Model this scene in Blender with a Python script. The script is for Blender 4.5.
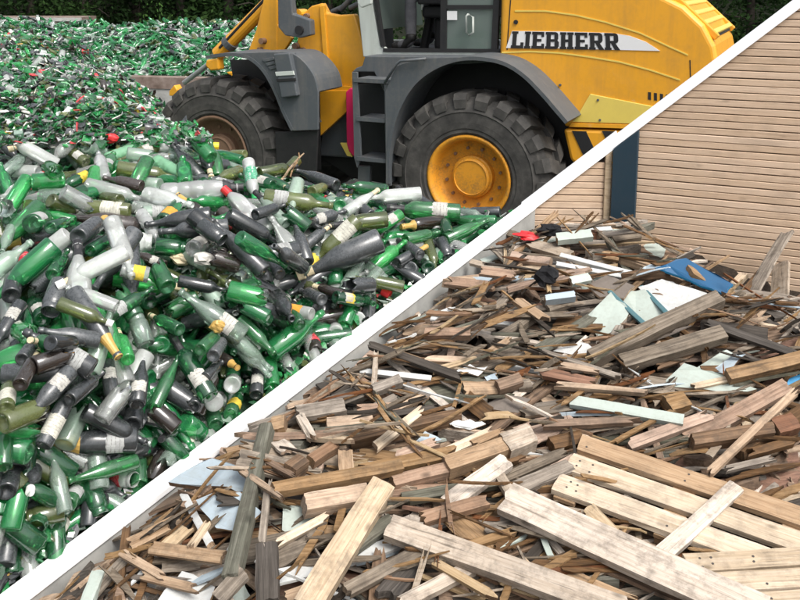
import bpy, math, random
import numpy as np
from mathutils import Vector, Matrix

random.seed(7)
rng = np.random.default_rng(11)
for o in list(bpy.data.objects):
    bpy.data.objects.remove(o)
scene = bpy.context.scene
COL = scene.collection

# ------------------------------------------------------------------ camera
CAM_Z = 2.75
PITCH = math.radians(10)
FPX = 900.0          # focal length in pixels of the 800x600 photograph
CX, CY = 400.0, 138.7
cam_data = bpy.data.cameras.new('camera')
cam_data.sensor_width = 36.0
cam_data.lens = FPX / 800.0 * 36.0
cam_data.shift_y = (CY - 300.0) / 800.0
cam_data.clip_start = 0.05
cam_data.clip_end = 2000.0
cam = bpy.data.objects.new('camera', cam_data)
COL.objects.link(cam)
cam.location = (0, 0, CAM_Z)
cam.rotation_euler = (math.pi / 2 - PITCH, 0, 0)
scene.camera = cam

# ------------------------------------------------------------------ sky and light: an overcast, rainy day
SUN_EL, SUN_AZ = math.radians(56), math.radians(140)   # azimuth from +Y towards +X (behind the camera, to the right)
world = bpy.data.worlds.new('World')
scene.world = world
world.use_nodes = True
wn = world.node_tree.nodes; wl = world.node_tree.links
for n in list(wn): wn.remove(n)
w_out = wn.new('ShaderNodeOutputWorld'); w_bg = wn.new('ShaderNodeBackground')
w_sky = wn.new('ShaderNodeTexSky'); w_sky.sky_type = 'NISHITA'
w_sky.sun_disc = False
w_sky.sun_elevation = SUN_EL; w_sky.sun_rotation = SUN_AZ
w_sky.air_density = 1.0; w_sky.dust_density = 6.0; w_sky.ozone_density = 1.0
w_hsv = wn.new('ShaderNodeHueSaturation'); w_hsv.inputs['Saturation'].default_value = 0.3   # cloud cover greys the sky
wl.new(w_sky.outputs[0], w_hsv.inputs['Color']); wl.new(w_hsv.outputs[0], w_bg.inputs[0])
w_bg.inputs[1].default_value = 0.125
wl.new(w_bg.outputs[0], w_out.inputs[0])
sun_data = bpy.data.lights.new('sun', 'SUN')
sun_data.energy = 1.3; sun_data.angle = math.radians(24); sun_data.color = (1.0, 0.96, 0.90)
sun = bpy.data.objects.new('sun', sun_data); COL.objects.link(sun)
sdir = Vector((math.sin(SUN_AZ) * math.cos(SUN_EL), math.cos(SUN_AZ) * math.cos(SUN_EL), math.sin(SUN_EL)))
sun.rotation_euler = sdir.to_track_quat('Z', 'Y').to_euler()
sun.location = (6, -6, 14)
scene.view_settings.view_transform = 'Standard'
scene.view_settings.look = 'None'
scene.view_settings.exposure = 0.85
scene.view_settings.gamma = 1.0
scene.view_settings.use_curve_mapping = False
scene.render.engine = 'CYCLES'
scene.cycles.max_bounces = 9
scene.cycles.transparent_max_bounces = 14

# ------------------------------------------------------------------ pixel rays (a pixel gives only a direction)
cP, sP = math.cos(PITCH), math.sin(PITCH)
def ray(u, v):
    a = -(v - CY) / FPX
    return np.array([(u - CX) / FPX, cP + a * sP, -sP + a * cP])
CAMP = np.array([0, 0, CAM_Z])
def at(u, v, t):
    return CAMP + ray(u, v) * t
def project(p):
    d = np.asarray(p, float) - CAMP
    t = d[1] * cP - d[2] * sP
    a = (d[1] * sP + d[2] * cP) / t
    return CX + FPX * d[0] / t, CY - FPX * a, t

# ------------------------------------------------------------------ mesh helpers
class MB:
    def __init__(s): s.v = []; s.f = []; s.m = []
    def add(s, verts, faces, mi=0):
        b = len(s.v); s.v.extend([tuple(map(float, p)) for p in verts])
        s.f.extend([tuple(b + i for i in f) for f in faces]); s.m.extend([mi] * len(faces))
    def box(s, c, size, mi=0, R=None):
        c = np.array(c, float); h = np.array(size, float) / 2
        P = np.array([[x, y, z] for x in (-1, 1) for y in (-1, 1) for z in (-1, 1)]) * h
        if R is not None: P = P @ np.asarray(R, float).T
        s.add(P + c, [(0, 1, 3, 2), (4, 6, 7, 5), (0, 4, 5, 1), (2, 3, 7, 6), (0, 2, 6, 4), (1, 5, 7, 3)], mi)
    def tube(s, pts, r, n=10, mi=0, cap=True):
        pts = [np.array(p, float) for p in pts]
        rs = r if isinstance(r, (list, tuple)) else [r] * len(pts)
        V = []
        for i, p in enumerate(pts):
            d = pts[min(i + 1, len(pts) - 1)] - pts[max(i - 1, 0)]
            d = d / (np.linalg.norm(d) + 1e-9)
            a = np.array([0, 0, 1.0]) if abs(d[2]) < .9 else np.array([1.0, 0, 0])
            e1 = np.cross(d, a); e1 /= np.linalg.norm(e1); e2 = np.cross(d, e1)
            for k in range(n):
                t = 2 * math.pi * k / n
                V.append(p + rs[i] * (math.cos(t) * e1 + math.sin(t) * e2))
        F = []
        for i in range(len(pts) - 1):
            for k in range(n):
                k2 = (k + 1) % n
                F.append((i * n + k, i * n + k2, (i + 1) * n + k2, (i + 1) * n + k))
        if cap:
            F.append(tuple(range(n))[::-1]); F.append(tuple((len(pts) - 1) * n + k for k in range(n)))
        s.add(V, F, mi)
    def prism(s, poly, y0, y1, mi=0):
        """polygon of (x,z) extruded along y"""
        n = len(poly)
        V = [(p[0], y0, p[1]) for p in poly] + [(p[0], y1, p[1]) for p in poly]
        F = [tuple(range(n)), tuple(range(n, 2 * n))[::-1]]
        for i in range(n):
            j = (i + 1) % n
            F.append((i, i + n, j + n, j))
        s.add(V, F, mi)
    def mesh(s, name, mats, smooth=False):
        me = bpy.data.meshes.new(name)
        me.from_pydata(s.v, [], s.f)
        for m in (mats if isinstance(mats, (list, tuple)) else [mats]): me.materials.append(m)
        if any(s.m): me.polygons.foreach_set('material_index', s.m)
        if smooth: me.polygons.foreach_set('use_smooth', [True] * len(s.f))
        me.update()
        return me
    def build(s, name, mats, parent=None, smooth=False, fix=True):
        me = s.mesh(name, mats, smooth)
        if fix: fixn(me)
        return link(name, me, parent)
import bmesh
def fixn(me):
    bm = bmesh.new(); bm.from_mesh(me)
    bmesh.ops.recalc_face_normals(bm, faces=bm.faces)
    bm.to_mesh(me); bm.free()
def link(name, data, parent=None):
    o = bpy.data.objects.new(name, data); COL.objects.link(o)
    if parent is not None: o.parent = parent
    return o
def tag(o, label=None, cat=None, group=None, kind=None):
    if label: o['label'] = label
    if cat: o['category'] = cat
    if group: o['group'] = group
    if kind: o['kind'] = kind
    return o
def bevel(o, w=.01, seg=2, ang=35):
    m = o.modifiers.new('bevel', 'BEVEL'); m.width = w; m.segments = seg
    m.limit_method = 'ANGLE'; m.angle_limit = math.radians(ang)
    return o
def empty(name, loc=(0, 0, 0), mat=None):
    o = bpy.data.objects.new(name, None); COL.objects.link(o)
    o.empty_display_size = .1
    if mat is not None: o.matrix_world = mat
    else: o.location = loc
    return o

# ------------------------------------------------------------------ materials
MATS = {}
def newmat(name):
    m = bpy.data.materials.new(name); m.use_nodes = True
    nt = m.node_tree
    for n in list(nt.nodes): nt.nodes.remove(n)
    out = nt.nodes.new('ShaderNodeOutputMaterial')
    MATS[name] = m
    return m, nt, out
def N(nt, typ, **kw):
    n = nt.nodes.new(typ)
    for k, v in kw.items():
        if k.startswith('i_'):
            n.inputs[k[2:].replace('_', ' ')].default_value = v
        else: setattr(n, k, v)
    return n
def ramp(nt, fac, stops):
    r = nt.nodes.new('ShaderNodeValToRGB')
    el = r.color_ramp.elements
    while len(el) < len(stops): el.new(.5)
    for e, (p, c) in zip(el, stops):
        e.position = p; e.color = (*c, 1) if len(c) == 3 else c
    nt.links.new(fac, r.inputs[0])
    return r.outputs[0]
def mix(nt, fac, a, b, mode='MIX'):
    n = nt.nodes.new('ShaderNodeMix'); n.data_type = 'RGBA'; n.blend_type = mode
    for sock, val in ((n.inputs[0], fac), (n.inputs[6], a), (n.inputs[7], b)):
        if isinstance(val, (int, float)): sock.default_value = val
        elif isinstance(val, (tuple, list)): sock.default_value = (*val, 1) if len(val) == 3 else val
        else: nt.links.new(val, sock)
    return n.outputs[2]
def math_(nt, op, a, b=None, c=None):
    n = nt.nodes.new('ShaderNodeMath'); n.operation = op
    for i, val in enumerate((a, b, c)):
        if val is None: continue
        if isinstance(val, (int, float)): n.inputs[i].default_value = val
        else: nt.links.new(val, n.inputs[i])
    return n.outputs[0]
def obj_coords(nt, scale=(1, 1, 1), jitter=True):
    tc = nt.nodes.new('ShaderNodeTexCoord')
    vec = tc.outputs['Object']
    if jitter:
        oi = nt.nodes.new('ShaderNodeObjectInfo')
        ad = nt.nodes.new('ShaderNodeVectorMath'); ad.operation = 'MULTIPLY_ADD'
        ad.inputs[1].default_value = (37, 53, 71); 
        cb = nt.nodes.new('ShaderNodeCombineXYZ')
        for i in range(3): nt.links.new(oi.outputs['Random'], cb.inputs[i])
        nt.links.new(cb.outputs[0], ad.inputs[0]); nt.links.new(vec, ad.inputs[2])
        vec = ad.outputs[0]
    mp = nt.nodes.new('ShaderNodeMapping'); mp.inputs['Scale'].default_value = scale
    nt.links.new(vec, mp.inputs[0])
    return mp.outputs[0]
def noise(nt, vec, scale, detail=4, rough=.55, dist=0):
    n = nt.nodes.new('ShaderNodeTexNoise'); n.inputs['Scale'].default_value = scale
    n.inputs['Detail'].default_value = detail; n.inputs['Roughness'].default_value = rough
    n.inputs['Distortion'].default_value = dist
    nt.links.new(vec, n.inputs['Vector'])
    return n.outputs[0]
def bump(nt, h, strength=.3, dist=.01):
    b = nt.nodes.new('ShaderNodeBump'); b.inputs['Strength'].default_value = strength
    b.inputs['Distance'].default_value = dist
    nt.links.new(h, b.inputs['Height'])
    return b.outputs[0]
def princ(nt, out, color, rough=.6, metal=0.0, normal=None, coat=0.0, spec=.5):
    p = nt.nodes.new('ShaderNodeBsdfPrincipled')
    for sock, val in ((p.inputs['Base Color'], color), (p.inputs['Roughness'], rough)):
        if isinstance(val, (int, float)): sock.default_value = val
        elif isinstance(val, (tuple, list)): sock.default_value = (*val, 1)
        else: nt.links.new(val, sock)
    p.inputs['Metallic'].default_value = metal
    p.inputs['Coat Weight'].default_value = coat
    p.inputs['Specular IOR Level'].default_value = spec
    if normal is not None: nt.links.new(normal, p.inputs['Normal'])
    nt.links.new(p.outputs[0], out.inputs[0])
    return p

def mat_paint(name, col, rough=.4, dirt=.35, dirtcol=(.10, .08, .06), scale=3.0, coat=0.0, bumps=.05, streak=0.0):
    m, nt, out = newmat(name)
    v = obj_coords(nt, jitter=False)
    n1 = noise(nt, v, scale, 6, .65); n2 = noise(nt, v, scale * 9, 5, .7)
    f = math_(nt, 'MULTIPLY', n1, n2)
    fr = ramp(nt, f, [(.22, (0, 0, 0)), (.46, (1, 1, 1))])
    c = mix(nt, math_(nt, 'MULTIPLY', fr, dirt), col, dirtcol)
    c = mix(nt, math_(nt, 'MULTIPLY', n1, .25), c, tuple(x * .72 for x in col))
    if streak:
        n3 = noise(nt, obj_coords(nt, (9, 9, .7), jitter=False), 1.0, 5, .65)
        c = mix(nt, math_(nt, 'MULTIPLY', ramp(nt, n3, [(.5, (0, 0, 0)), (.72, (1, 1, 1))]), streak), c, dirtcol)
    r = math_(nt, 'MULTIPLY_ADD', n2, .35, rough - .1)
    princ(nt, out, c, r, normal=bump(nt, n2, bumps, .01), coat=coat)
    return m
def mat_glass(name, body, tint, transp, dust, rough=.12, dustcol=(.32, .34, .34), trl_f=.4):
    """thin-walled dusty bottle glass: tinted see-through wall, scattering grime, gloss"""
    m, nt, out = newmat(name)
    v = obj_coords(nt)
    n1 = noise(nt, v, 22, 5, .65); n2 = noise(nt, v, 120, 3, .6)
    oi = nt.nodes.new('ShaderNodeObjectInfo')
    geo = nt.nodes.new('ShaderNodeNewGeometry')
    sx = nt.nodes.new('ShaderNodeSeparateXYZ'); nt.links.new(geo.outputs['Normal'], sx.inputs[0])
    up = math_(nt, 'MULTIPLY_ADD', sx.outputs[2], .38, .42)
    nn = math_(nt, 'MULTIPLY_ADD', n2, .5, math_(nt, 'MULTIPLY', n1, .9))
    nn = ramp(nt, nn, [(.38, (0, 0, 0)), (1.0, (1, 1, 1))])
    d = math_(nt, 'MULTIPLY', math_(nt, 'MULTIPLY', up, nn), math_(nt, 'MULTIPLY_ADD', oi.outputs['Random'], dust * 1.6, dust * .5))
    dcl = nt.nodes.new('ShaderNodeClamp'); nt.links.new(d, dcl.inputs[0]); d = dcl.outputs[0]
    hs = nt.nodes.new('ShaderNodeHueSaturation'); hs.inputs['Color'].default_value = (*body, 1)
    nt.links.new(math_(nt, 'MULTIPLY_ADD', oi.outputs['Random'], .8, .6), hs.inputs['Value'])
    nt.links.new(math_(nt, 'MULTIPLY_ADD', oi.outputs['Random'], -.03, .515), hs.inputs['Hue'])
    dif = nt.nodes.new('ShaderNodeBsdfDiffuse'); nt.links.new(mix(nt, d, hs.outputs[0], dustcol), dif.inputs[0])
    trl = nt.nodes.new('ShaderNodeBsdfTranslucent'); nt.links.new(hs.outputs[0], trl.inputs[0])
    m1 = nt.nodes.new('ShaderNodeMixShader'); m1.inputs[0].default_value = trl_f
    nt.links.new(dif.outputs[0], m1.inputs[1]); nt.links.new(trl.outputs[0], m1.inputs[2])
    tr = nt.nodes.new('ShaderNodeBsdfTransparent'); tr.inputs[0].default_value = (*tint, 1)
    m2 = nt.nodes.new('ShaderNodeMixShader')
    tf = math_(nt, 'MULTIPLY', math_(nt, 'SUBTRACT', 1.0, d), transp); nt.links.new(tf, m2.inputs[0])
    nt.links.new(m1.outputs[0], m2.inputs[1]); nt.links.new(tr.outputs[0], m2.inputs[2])
    gl = nt.nodes.new('ShaderNodeBsdfGlossy'); gl.inputs['Color'].default_value = (1, 1, 1, 1)
    nt.links.new(math_(nt, 'MULTIPLY_ADD', d, .5, rough), gl.inputs['Roughness'])
    b = bump(nt, n1, .05, .004); nt.links.new(b, gl.inputs['Normal'])
    fr = nt.nodes.new('ShaderNodeFresnel'); fr.inputs['IOR'].default_value = 1.62
    m3 = nt.nodes.new('ShaderNodeMixShader')
    nt.links.new(math_(nt, 'MULTIPLY', math_(nt, 'ADD', fr.outputs[0], .015), math_(nt, 'MULTIPLY_ADD', d, -.3, 1.0)), m3.inputs[0])
    nt.links.new(m2.outputs[0], m3.inputs[1]); nt.links.new(gl.outputs[0], m3.inputs[2])
    nt.links.new(m3.outputs[0], out.inputs[0])
    return m
def mat_wood(name, c_dark, c_mid, c_light, rough=.75, grain=1.0, grey=.0, jitter=True, wear=.5, var=.6, knot=.7):
    """grain runs along local x"""
    m, nt, out = newmat(name)
    v = obj_coords(nt, (2.6, 62, 62), jitter=jitter)
    v2 = obj_coords(nt, (1, 1, 1), jitter=jitter)
    n1 = noise(nt, v, 1.5 * grain, 6, .62, .6)
    n2 = noise(nt, v2, 4.5, 5, .6); n3 = noise(nt, v, 4 * grain, 4, .7)
    c = ramp(nt, n1, [(.30, c_dark), (.5, c_mid), (.68, c_light)])
    c = mix(nt, math_(nt, 'MULTIPLY', ramp(nt, n2, [(.48, (0, 0, 0)), (.72, (1, 1, 1))]), .38 + grey), c, tuple(x * .42 for x in c_mid))
    c = mix(nt, math_(nt, 'MULTIPLY', ramp(nt, n3, [(.58, (0, 0, 0)), (.72, (1, 1, 1))]), .45), c, tuple(x * .4 for x in c_dark))
    # knots
    vo = nt.nodes.new('ShaderNodeTexVoronoi'); vo.inputs['Scale'].default_value = 1.0
    vk = obj_coords(nt, (5.5, 11, 11), jitter=jitter); nt.links.new(vk, vo.inputs['Vector'])
    kf = ramp(nt, vo.outputs['Distance'], [(.06, (1, 1, 1)), (.16, (0, 0, 0))])
    c = mix(nt, math_(nt, 'MULTIPLY', kf, knot), c, tuple(x * .35 for x in c_dark))
    if wear:
        n4 = noise(nt, v2, 13, 7, .72); n5 = noise(nt, obj_coords(nt, (3, 60, 60), jitter=jitter), 1.0, 4, .6)
        c = mix(nt, math_(nt, 'MULTIPLY', ramp(nt, n4, [(.47, (0, 0, 0)), (.66, (1, 1, 1))]), wear), c, (.045, .036, .028))
        c = mix(nt, math_(nt, 'MULTIPLY', ramp(nt, n5, [(.60, (0, 0, 0)), (.66, (1, 1, 1))]), wear), c, (.03, .022, .016))
    oi = nt.nodes.new('ShaderNodeObjectInfo')
    hs = nt.nodes.new('ShaderNodeHueSaturation'); nt.links.new(c, hs.inputs['Color'])
    nt.links.new(math_(nt, 'MULTIPLY_ADD', oi.outputs['Random'], var, 1 - var / 2), hs.inputs['Value'])
    nt.links.new(math_(nt, 'MULTIPLY_ADD', oi.outputs['Random'], -.45 * var / .6, 1 + .2 * var / .6), hs.inputs['Saturation'])
    princ(nt, out, hs.outputs[0], rough, normal=bump(nt, n1, .6, .003), spec=.3)
    return m
def mat_mottle(name, cols, scale=8, rough=.85, bumps=.5, bdist=.02, spec=.3, detail=8):
    m, nt, out = newmat(name)
    v = obj_coords(nt, jitter=False)
    n1 = noise(nt, v, scale, detail, .65)
    k = len(cols)
    c = ramp(nt, n1, [(.3 + .42 * i / max(1, k - 1), cc) for i, cc in enumerate(cols)])
    princ(nt, out, c, rough, normal=bump(nt, n1, bumps, bdist), spec=spec)
    return m

# ------------------------------------------------------------------ named materials
mat_mottle('wet_gravel', [(.035, .033, .030), (.075, .070, .063), (.13, .12, .11)], 9, .55, .6, .03)
mat_mottle('bank_shade', [(.008, .010, .006), (.016, .020, .011), (.028, .034, .018)], 1.5, .95, .6, .2)  # near-black: the wood's shade is put into the bank's colour
mat_mottle('concrete', [(.25, .25, .24), (.38, .38, .36), (.48, .47, .45)], 4, .85, .3, .01)
mat_paint('white_coping', (.90, .905, .91), .5, .05, (.45, .45, .42), 5, bumps=.1)
mat_mottle('rusty_steel', [(.12, .085, .068), (.21, .16, .135), (.30, .25, .22)], 6, .7, .3, .01)
mat_wood('wall_board', (.57, .41, .285), (.63, .465, .33), (.66, .495, .36), .7, .8, wear=.0, var=.14, knot=.3)
mat_wood('trim_board', (.30, .22, .13), (.44, .33, .21), (.50, .39, .26), .7, .8)
mat_paint('post_blue', (.012, .035, .055), .45, .25, (.05, .05, .05), 4)

# ------------------------------------------------------------------ ground and bank
mb = MB(); S = 600.0
n = 40
gx = np.linspace(-1, 1, n); gx = np.sign(gx) * np.abs(gx) ** 2.5 * S
V = [(x, y + 10, 0.0) for y in gx for x in gx]
F = [(j * n + i, j * n + i + 1, (j + 1) * n + i + 1, (j + 1) * n + i) for j in range(n - 1) for i in range(n - 1)]
mb.add(V, F)
tag(mb.build('ground', MATS['wet_gravel']), kind='structure')
mb = MB()
xs = np.linspace(-60, 60, 61); ys = np.linspace(27.5, 75, 30)
V = []
for y in ys:
    for x in xs:
        z = -0.3 + 13.0 * (1 - math.exp(-max(0, y - 28.5) / 12.0)) + .5 * math.sin(x * .7 + y * .3) * min(1, (y - 27.5) / 4)
        V.append((x, y, z))
nx = len(xs)
F = [(j * nx + i, j * nx + i + 1, (j + 1) * nx + i + 1, (j + 1) * nx + i) for j in range(len(ys) - 1) for i in range(nx - 1)]
mb.add(V, F)
tag(mb.build('dark_backdrop_bank', MATS['bank_shade'], smooth=True), kind='structure')  # added bank, a dark backdrop that keeps sky out of the tree gaps

# ------------------------------------------------------------------ bay walls
def strip_v(u): return 604.5 - .757 * u
A0 = at(0, strip_v(0), 3.15)
AC = at(530, strip_v(530), 5.7)
Ad = (AC - A0)
A_near = A0 - Ad * .22
def a_pt(s): return A0 + Ad * s             # top edge of the partition, s=0 at the photo's corner, 1 at the rear wall
an = np.array([Ad[1], -Ad[0], 0]); an /= np.linalg.norm(an)     # towards the wood bay
WA = .094
conc = empty('bay_partition', (A_near[0], A_near[1], 0))
tag(conc, 'long pale concrete partition with white coping dividing the glass heap from the wood heap', 'wall')
mb = MB()
p0, p1 = a_pt(-.22), a_pt(1.0)
o0 = np.array([A_near[0], A_near[1], 0])
def wallprism(mb, p0, p1, nrm, w, z0a, z0b, z1a, z1b, org):
    V = []
    for p, za, zb in ((p0, z0a, z1a), (p1, z0b, z1b)):
        for sgn in (-.5, .5):
            q = p + nrm * w * sgn
            V += [(q[0] - org[0], q[1] - org[1], za), (q[0] - org[0], q[1] - org[1], zb)]
    mb.add(V, [(0, 1, 3, 2), (4, 6, 7, 5), (0, 4, 5, 1), (2, 3, 7, 6), (0, 2, 6, 4), (1, 5, 7, 3)])
wallprism(mb, p0, p1, an, WA - .016, 0, 0, p0[2] - .03, p1[2] - .03, o0)
mb.build('wall', MATS['concrete'], conc)
mb = MB()
K = 24
for k in range(1):
    wallprism(mb, p0, p1, an, WA, p0[2] - .03, p1[2] - .03, p0[2], p1[2], o0)
bevel(mb.build('coping', MATS['white_coping'], conc), .004, 2)

# rear wall of the wood bay: horizontal boards on a steel post, raked top with white capping
def hit_plane(u, v, P, nrm):
    d = ray(u, v)
    return CAMP + d * (np.dot(nrm, P - CAMP) / np.dot(nrm, d))
rear = empty('board_wall', (AC[0], AC[1], 0))
tag(rear, 'tan horizontal board wall with raked white top behind the wood heap', 'wall')
ro = np.array([AC[0], AC[1], 0])
def bay_segment(P, yaw, u_to, v_to, length_extra, pitch=.043, zlow=.55, off=.0):
    d = np.array([math.cos(yaw), -math.sin(yaw), 0]); nrm = np.array([-math.sin(yaw), -math.cos(yaw), 0])
    Q = hit_plane(u_to, v_to, P, nrm)
    L = np.dot(Q - P, d)
    return d, nrm, Q, L
yaw1, yaw2 = math.radians(4), math.radians(24)
d1, n1_, Q1, L1 = bay_segment(AC, yaw1, 613, strip_v(613), 0)
SLOPE1 = (Q1[2] - AC[2]) / L1
d2, n2_, Q2, L2 = bay_segment(Q1, yaw2, 800, strip_v(800), 0)
SLOPE2 = (Q2[2] - Q1[2]) / L2
def boards(P, d, nrm, L, zt0, slope, pitch, zlow, s0=0.0):
    """boards with a recessed joint; each one ends on the raked top"""
    z = zlow; k = 0
    while z < zt0 + slope * L - .02:
        ztop = z + pitch - .0045
        sa = s0 + (max(0.0, (ztop + .045 - zt0) / slope))
        sb = s0 + max(0.0, (z + .045 - zt0) / slope)
        if sa < L - .02:
            mb = MB()
            t0 = .010 + random.uniform(-.001, .001)
            V = []
            for y in (-.015, t0):
                V += [(sb - .0, y, z), (L, y, z), (L, y, ztop), (sa, y, ztop)]
            mb.add(V, [(0, 1, 2, 3), (7, 6, 5, 4), (0, 4, 5, 1), (1, 5, 6, 2), (2, 6, 7, 3), (3, 7, 4, 0)])
            o = mb.build('board', MATS['wall_board'], rear)
            zc = random.uniform(-.0015, .0015)
            M = Matrix(((d[0], nrm[0], 0, P[0] - ro[0]), (d[1], nrm[1], 0, P[1] - ro[1]), (0, 0, 1, zc), (0, 0, 0, 1)))
            o.matrix_local = M
            bevel(o, .003, 1)
        z += pitch; k += 1
boards(AC, d1, n1_, L1 - .045, AC[2], SLOPE1, .043, .86)
boards(Q1, d2, n2_, L2 + .75, Q1[2], SLOPE2, .043, .47, .0)
mb = MB()    # backing sheet behind the boards
for P, d, nrm, L, s in ((AC, d1, n1_, L1, SLOPE1), (Q1, d2, n2_, L2 + .75, SLOPE2)):
    a = P - nrm * .05 - ro; b = P + d * L - nrm * .05 - ro; c_ = -nrm * .05
    V = [(a[0], a[1], 0), (b[0], b[1], 0), (b[0], b[1], P[2] + s * L - .03), (a[0], a[1], P[2] - .03)]
    V += [(x + c_[0], y + c_[1], z) for x, y, z in V]
    mb.add(V, [(0, 1, 2, 3), (7, 6, 5, 4), (0, 4, 5, 1), (1, 5, 6, 2), (2, 6, 7, 3), (3, 7, 4, 0)])
mb.build('backing', MATS['rusty_steel'], rear)
mb = MB()    # white capping on the rake
for P, d, nrm, L, s in ((AC, d1, n1_, L1, SLOPE1), (Q1, d2, n2_, L2 + .75, SLOPE2)):
    V = []                 # added flashing: face tilted back over the wall head to catch more light
    for st in (-.05 if P is AC else -.004, L + (.03 if P is AC else .004)):
        for y, dz in ((.030, -.054), (-.055, .026), (-.085, .026), (-.085, -.054)):
            q = P + d * st + nrm * y - ro
            V.append((q[0], q[1], P[2] + s * st + dz))
    mb.add(V, [(0, 1, 2, 3), (7, 6, 5, 4), (0, 4, 5, 1), (1, 5, 6, 2), (2, 6, 7, 3), (3, 7, 4, 0)])
bevel(mb.build('coping', MATS['white_coping'], rear), .004, 2)
# steel post and timber trim at the joint of the two board fields
pq = Q1 + d2 * .0 + n2_ * .02 - ro
w_post = .150
def upright(name, s_from, s_to, P, d, nrm, y0, y1, mat, ztop):
    mb = MB(); V = []
    for y in (y0, y1):
        for st in (s_from, s_to):
            q = P + d * st + nrm * y - ro
            V += [(q[0], q[1], 0), (q[0], q[1], ztop(st))]
    mb.add(V, [(0, 1, 3, 2), (4, 6, 7, 5), (0, 4, 5, 1), (2, 3, 7, 6), (0, 2, 6, 4), (1, 5, 7, 3)])
    return bevel(mb.build(name, mat, rear), .004, 1)
upright('steel_post', .012, .012 + w_post, Q1, d2, n2_, .012, .055, MATS['post_blue'], lambda s: Q1[2] + SLOPE2 * s - .058)
upright('trim', L1 - .046, L1 - .004, AC, d1, n1_, -.01, .028, MATS['trim_board'], lambda s: AC[2] + SLOPE1 * s - .058)

# ------------------------------------------------------------------ heap surfaces
def tps(ctrl, X, Y, smooth=1e-3):
    P = np.array(ctrl, float); n = len(P)
    def U(r2): return np.where(r2 > 1e-12, r2 * np.log(r2 + 1e-12), 0)
    D = ((P[:, None, :2] - P[None, :, :2]) ** 2).sum(-1)
    Kk = U(D) + np.eye(n) * smooth
    Q = np.c_[np.ones(n), P[:, :2]]
    A = np.zeros((n + 3, n + 3)); A[:n, :n] = Kk; A[:n, n:] = Q; A[n:, :n] = Q.T
    w = np.linalg.solve(A, np.r_[P[:, 2], 0, 0, 0])
    out = w[n] + w[n + 1] * X + w[n + 2] * Y
    for i in range(n): out = out + w[i] * U((X - P[i, 0]) ** 2 + (Y - P[i, 1]) ** 2)
    return out
class HM:
    def __init__(s, x0, x1, y0, y1, res, ctrl):
        s.x0, s.y0, s.res = x0, y0, res
        s.xs = np.arange(x0, x1, res); s.ys = np.arange(y0, y1, res)
        X, Y = np.meshgrid(s.xs, s.ys)
        s.base = np.maximum(tps(ctrl, X, Y), 0.0)
        s.h = s.base.copy()
    def idx(s, x, y):
        i = np.clip(((np.asarray(x) - s.x0) / s.res + .5).astype(int), 0, len(s.xs) - 1)
        j = np.clip(((np.asarray(y) - s.y0) / s.res + .5).astype(int), 0, len(s.ys) - 1)
        return j, i
    def get(s, x, y, base=False):
        j, i = s.idx(x, y)
        return (s.base if base else s.h)[j, i]
    def normal(s, x, y):
        e = .12
        gx = (s.get(x + e, y, True) - s.get(x - e, y, True)) / (2 * e)
        gy = (s.get(x, y + e, True) - s.get(x, y - e, True)) / (2 * e)
        v = np.array([-gx, -gy, 1.0]); return v / np.linalg.norm(v)
    def hit(s, u, v, off=0.0, base=True):
        t = np.arange(1.8, 16, .01)
        P = CAMP + ray(u, v)[None, :] * t[:, None]
        d = P[:, 2] - s.get(P[:, 0], P[:, 1], base) - off
        k = np.argmax(d <= 0)
        if d[k] > 0: return None
        return P[k], t[k]
    def stamp(s, C, ax, ay, L, W, top):
        """raise the map to the top face of a box: centre C, unit axes ax (long), ay (across), top offset along z"""
        ns = max(2, int(L / s.res * 1.3)); nt_ = max(2, int(W / s.res * 1.3))
        a, b = np.meshgrid(np.linspace(-L / 2, L / 2, ns), np.linspace(-W / 2, W / 2, nt_))
        P = C[None, None, :] + a[..., None] * ax + b[..., None] * ay
        j, i = s.idx(P[..., 0], P[..., 1])
        np.maximum.at(s.h, (j.ravel(), i.ravel()), (P[..., 2] + top).ravel())
    def drop(s, cx, cy, yaw, L, W, maxslope=1.0):
        """rest a slab on the heap: returns centre of its underside and axes"""
        d = np.array([math.cos(yaw), math.sin(yaw)]); e = np.array([-d[1], d[0]])
        ss = np.linspace(-L / 2, L / 2, 12); tt = np.linspace(-W / 2, W / 2, 4)
        X = cx + ss[:, None] * d[0] + tt[None, :] * e[0]; Y = cy + ss[:, None] * d[1] + tt[None, :] * e[1]
        H = s.get(X, Y)
        pr = H.max(1)
        l = ss < 0; r = ~l
        sl, hl, sr, hr = ss[l][:, None], pr[l][:, None], ss[r][None, :], pr[r][None, :]
        at0 = hl + (hr - hl) * (-sl) / (sr - sl)
        k = np.unravel_index(np.argmax(at0), at0.shape)
        m = float((hr[0, k[1]] - hl[k[0], 0]) / (sr[0, k[1]] - sl[k[0], 0]))
        m = max(-maxslope, min(maxslope, m))
        R = H - m * ss[:, None]
        rt = R.max(0); q = float((rt[2:].max() - rt[:2].max()) / (W * .7)); q = max(-.7, min(.7, q))
        c = float(np.quantile(R - q * tt[None, :], .93))
        ax = np.array([d[0], d[1], m]); ax /= np.linalg.norm(ax)
        ay = np.array([e[0], e[1], q]); ay -= ax * ay.dot(ax); ay /= np.linalg.norm(ay)
        az = np.cross(ax, ay)
        return np.array([cx, cy, c]), ax, ay, az

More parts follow.
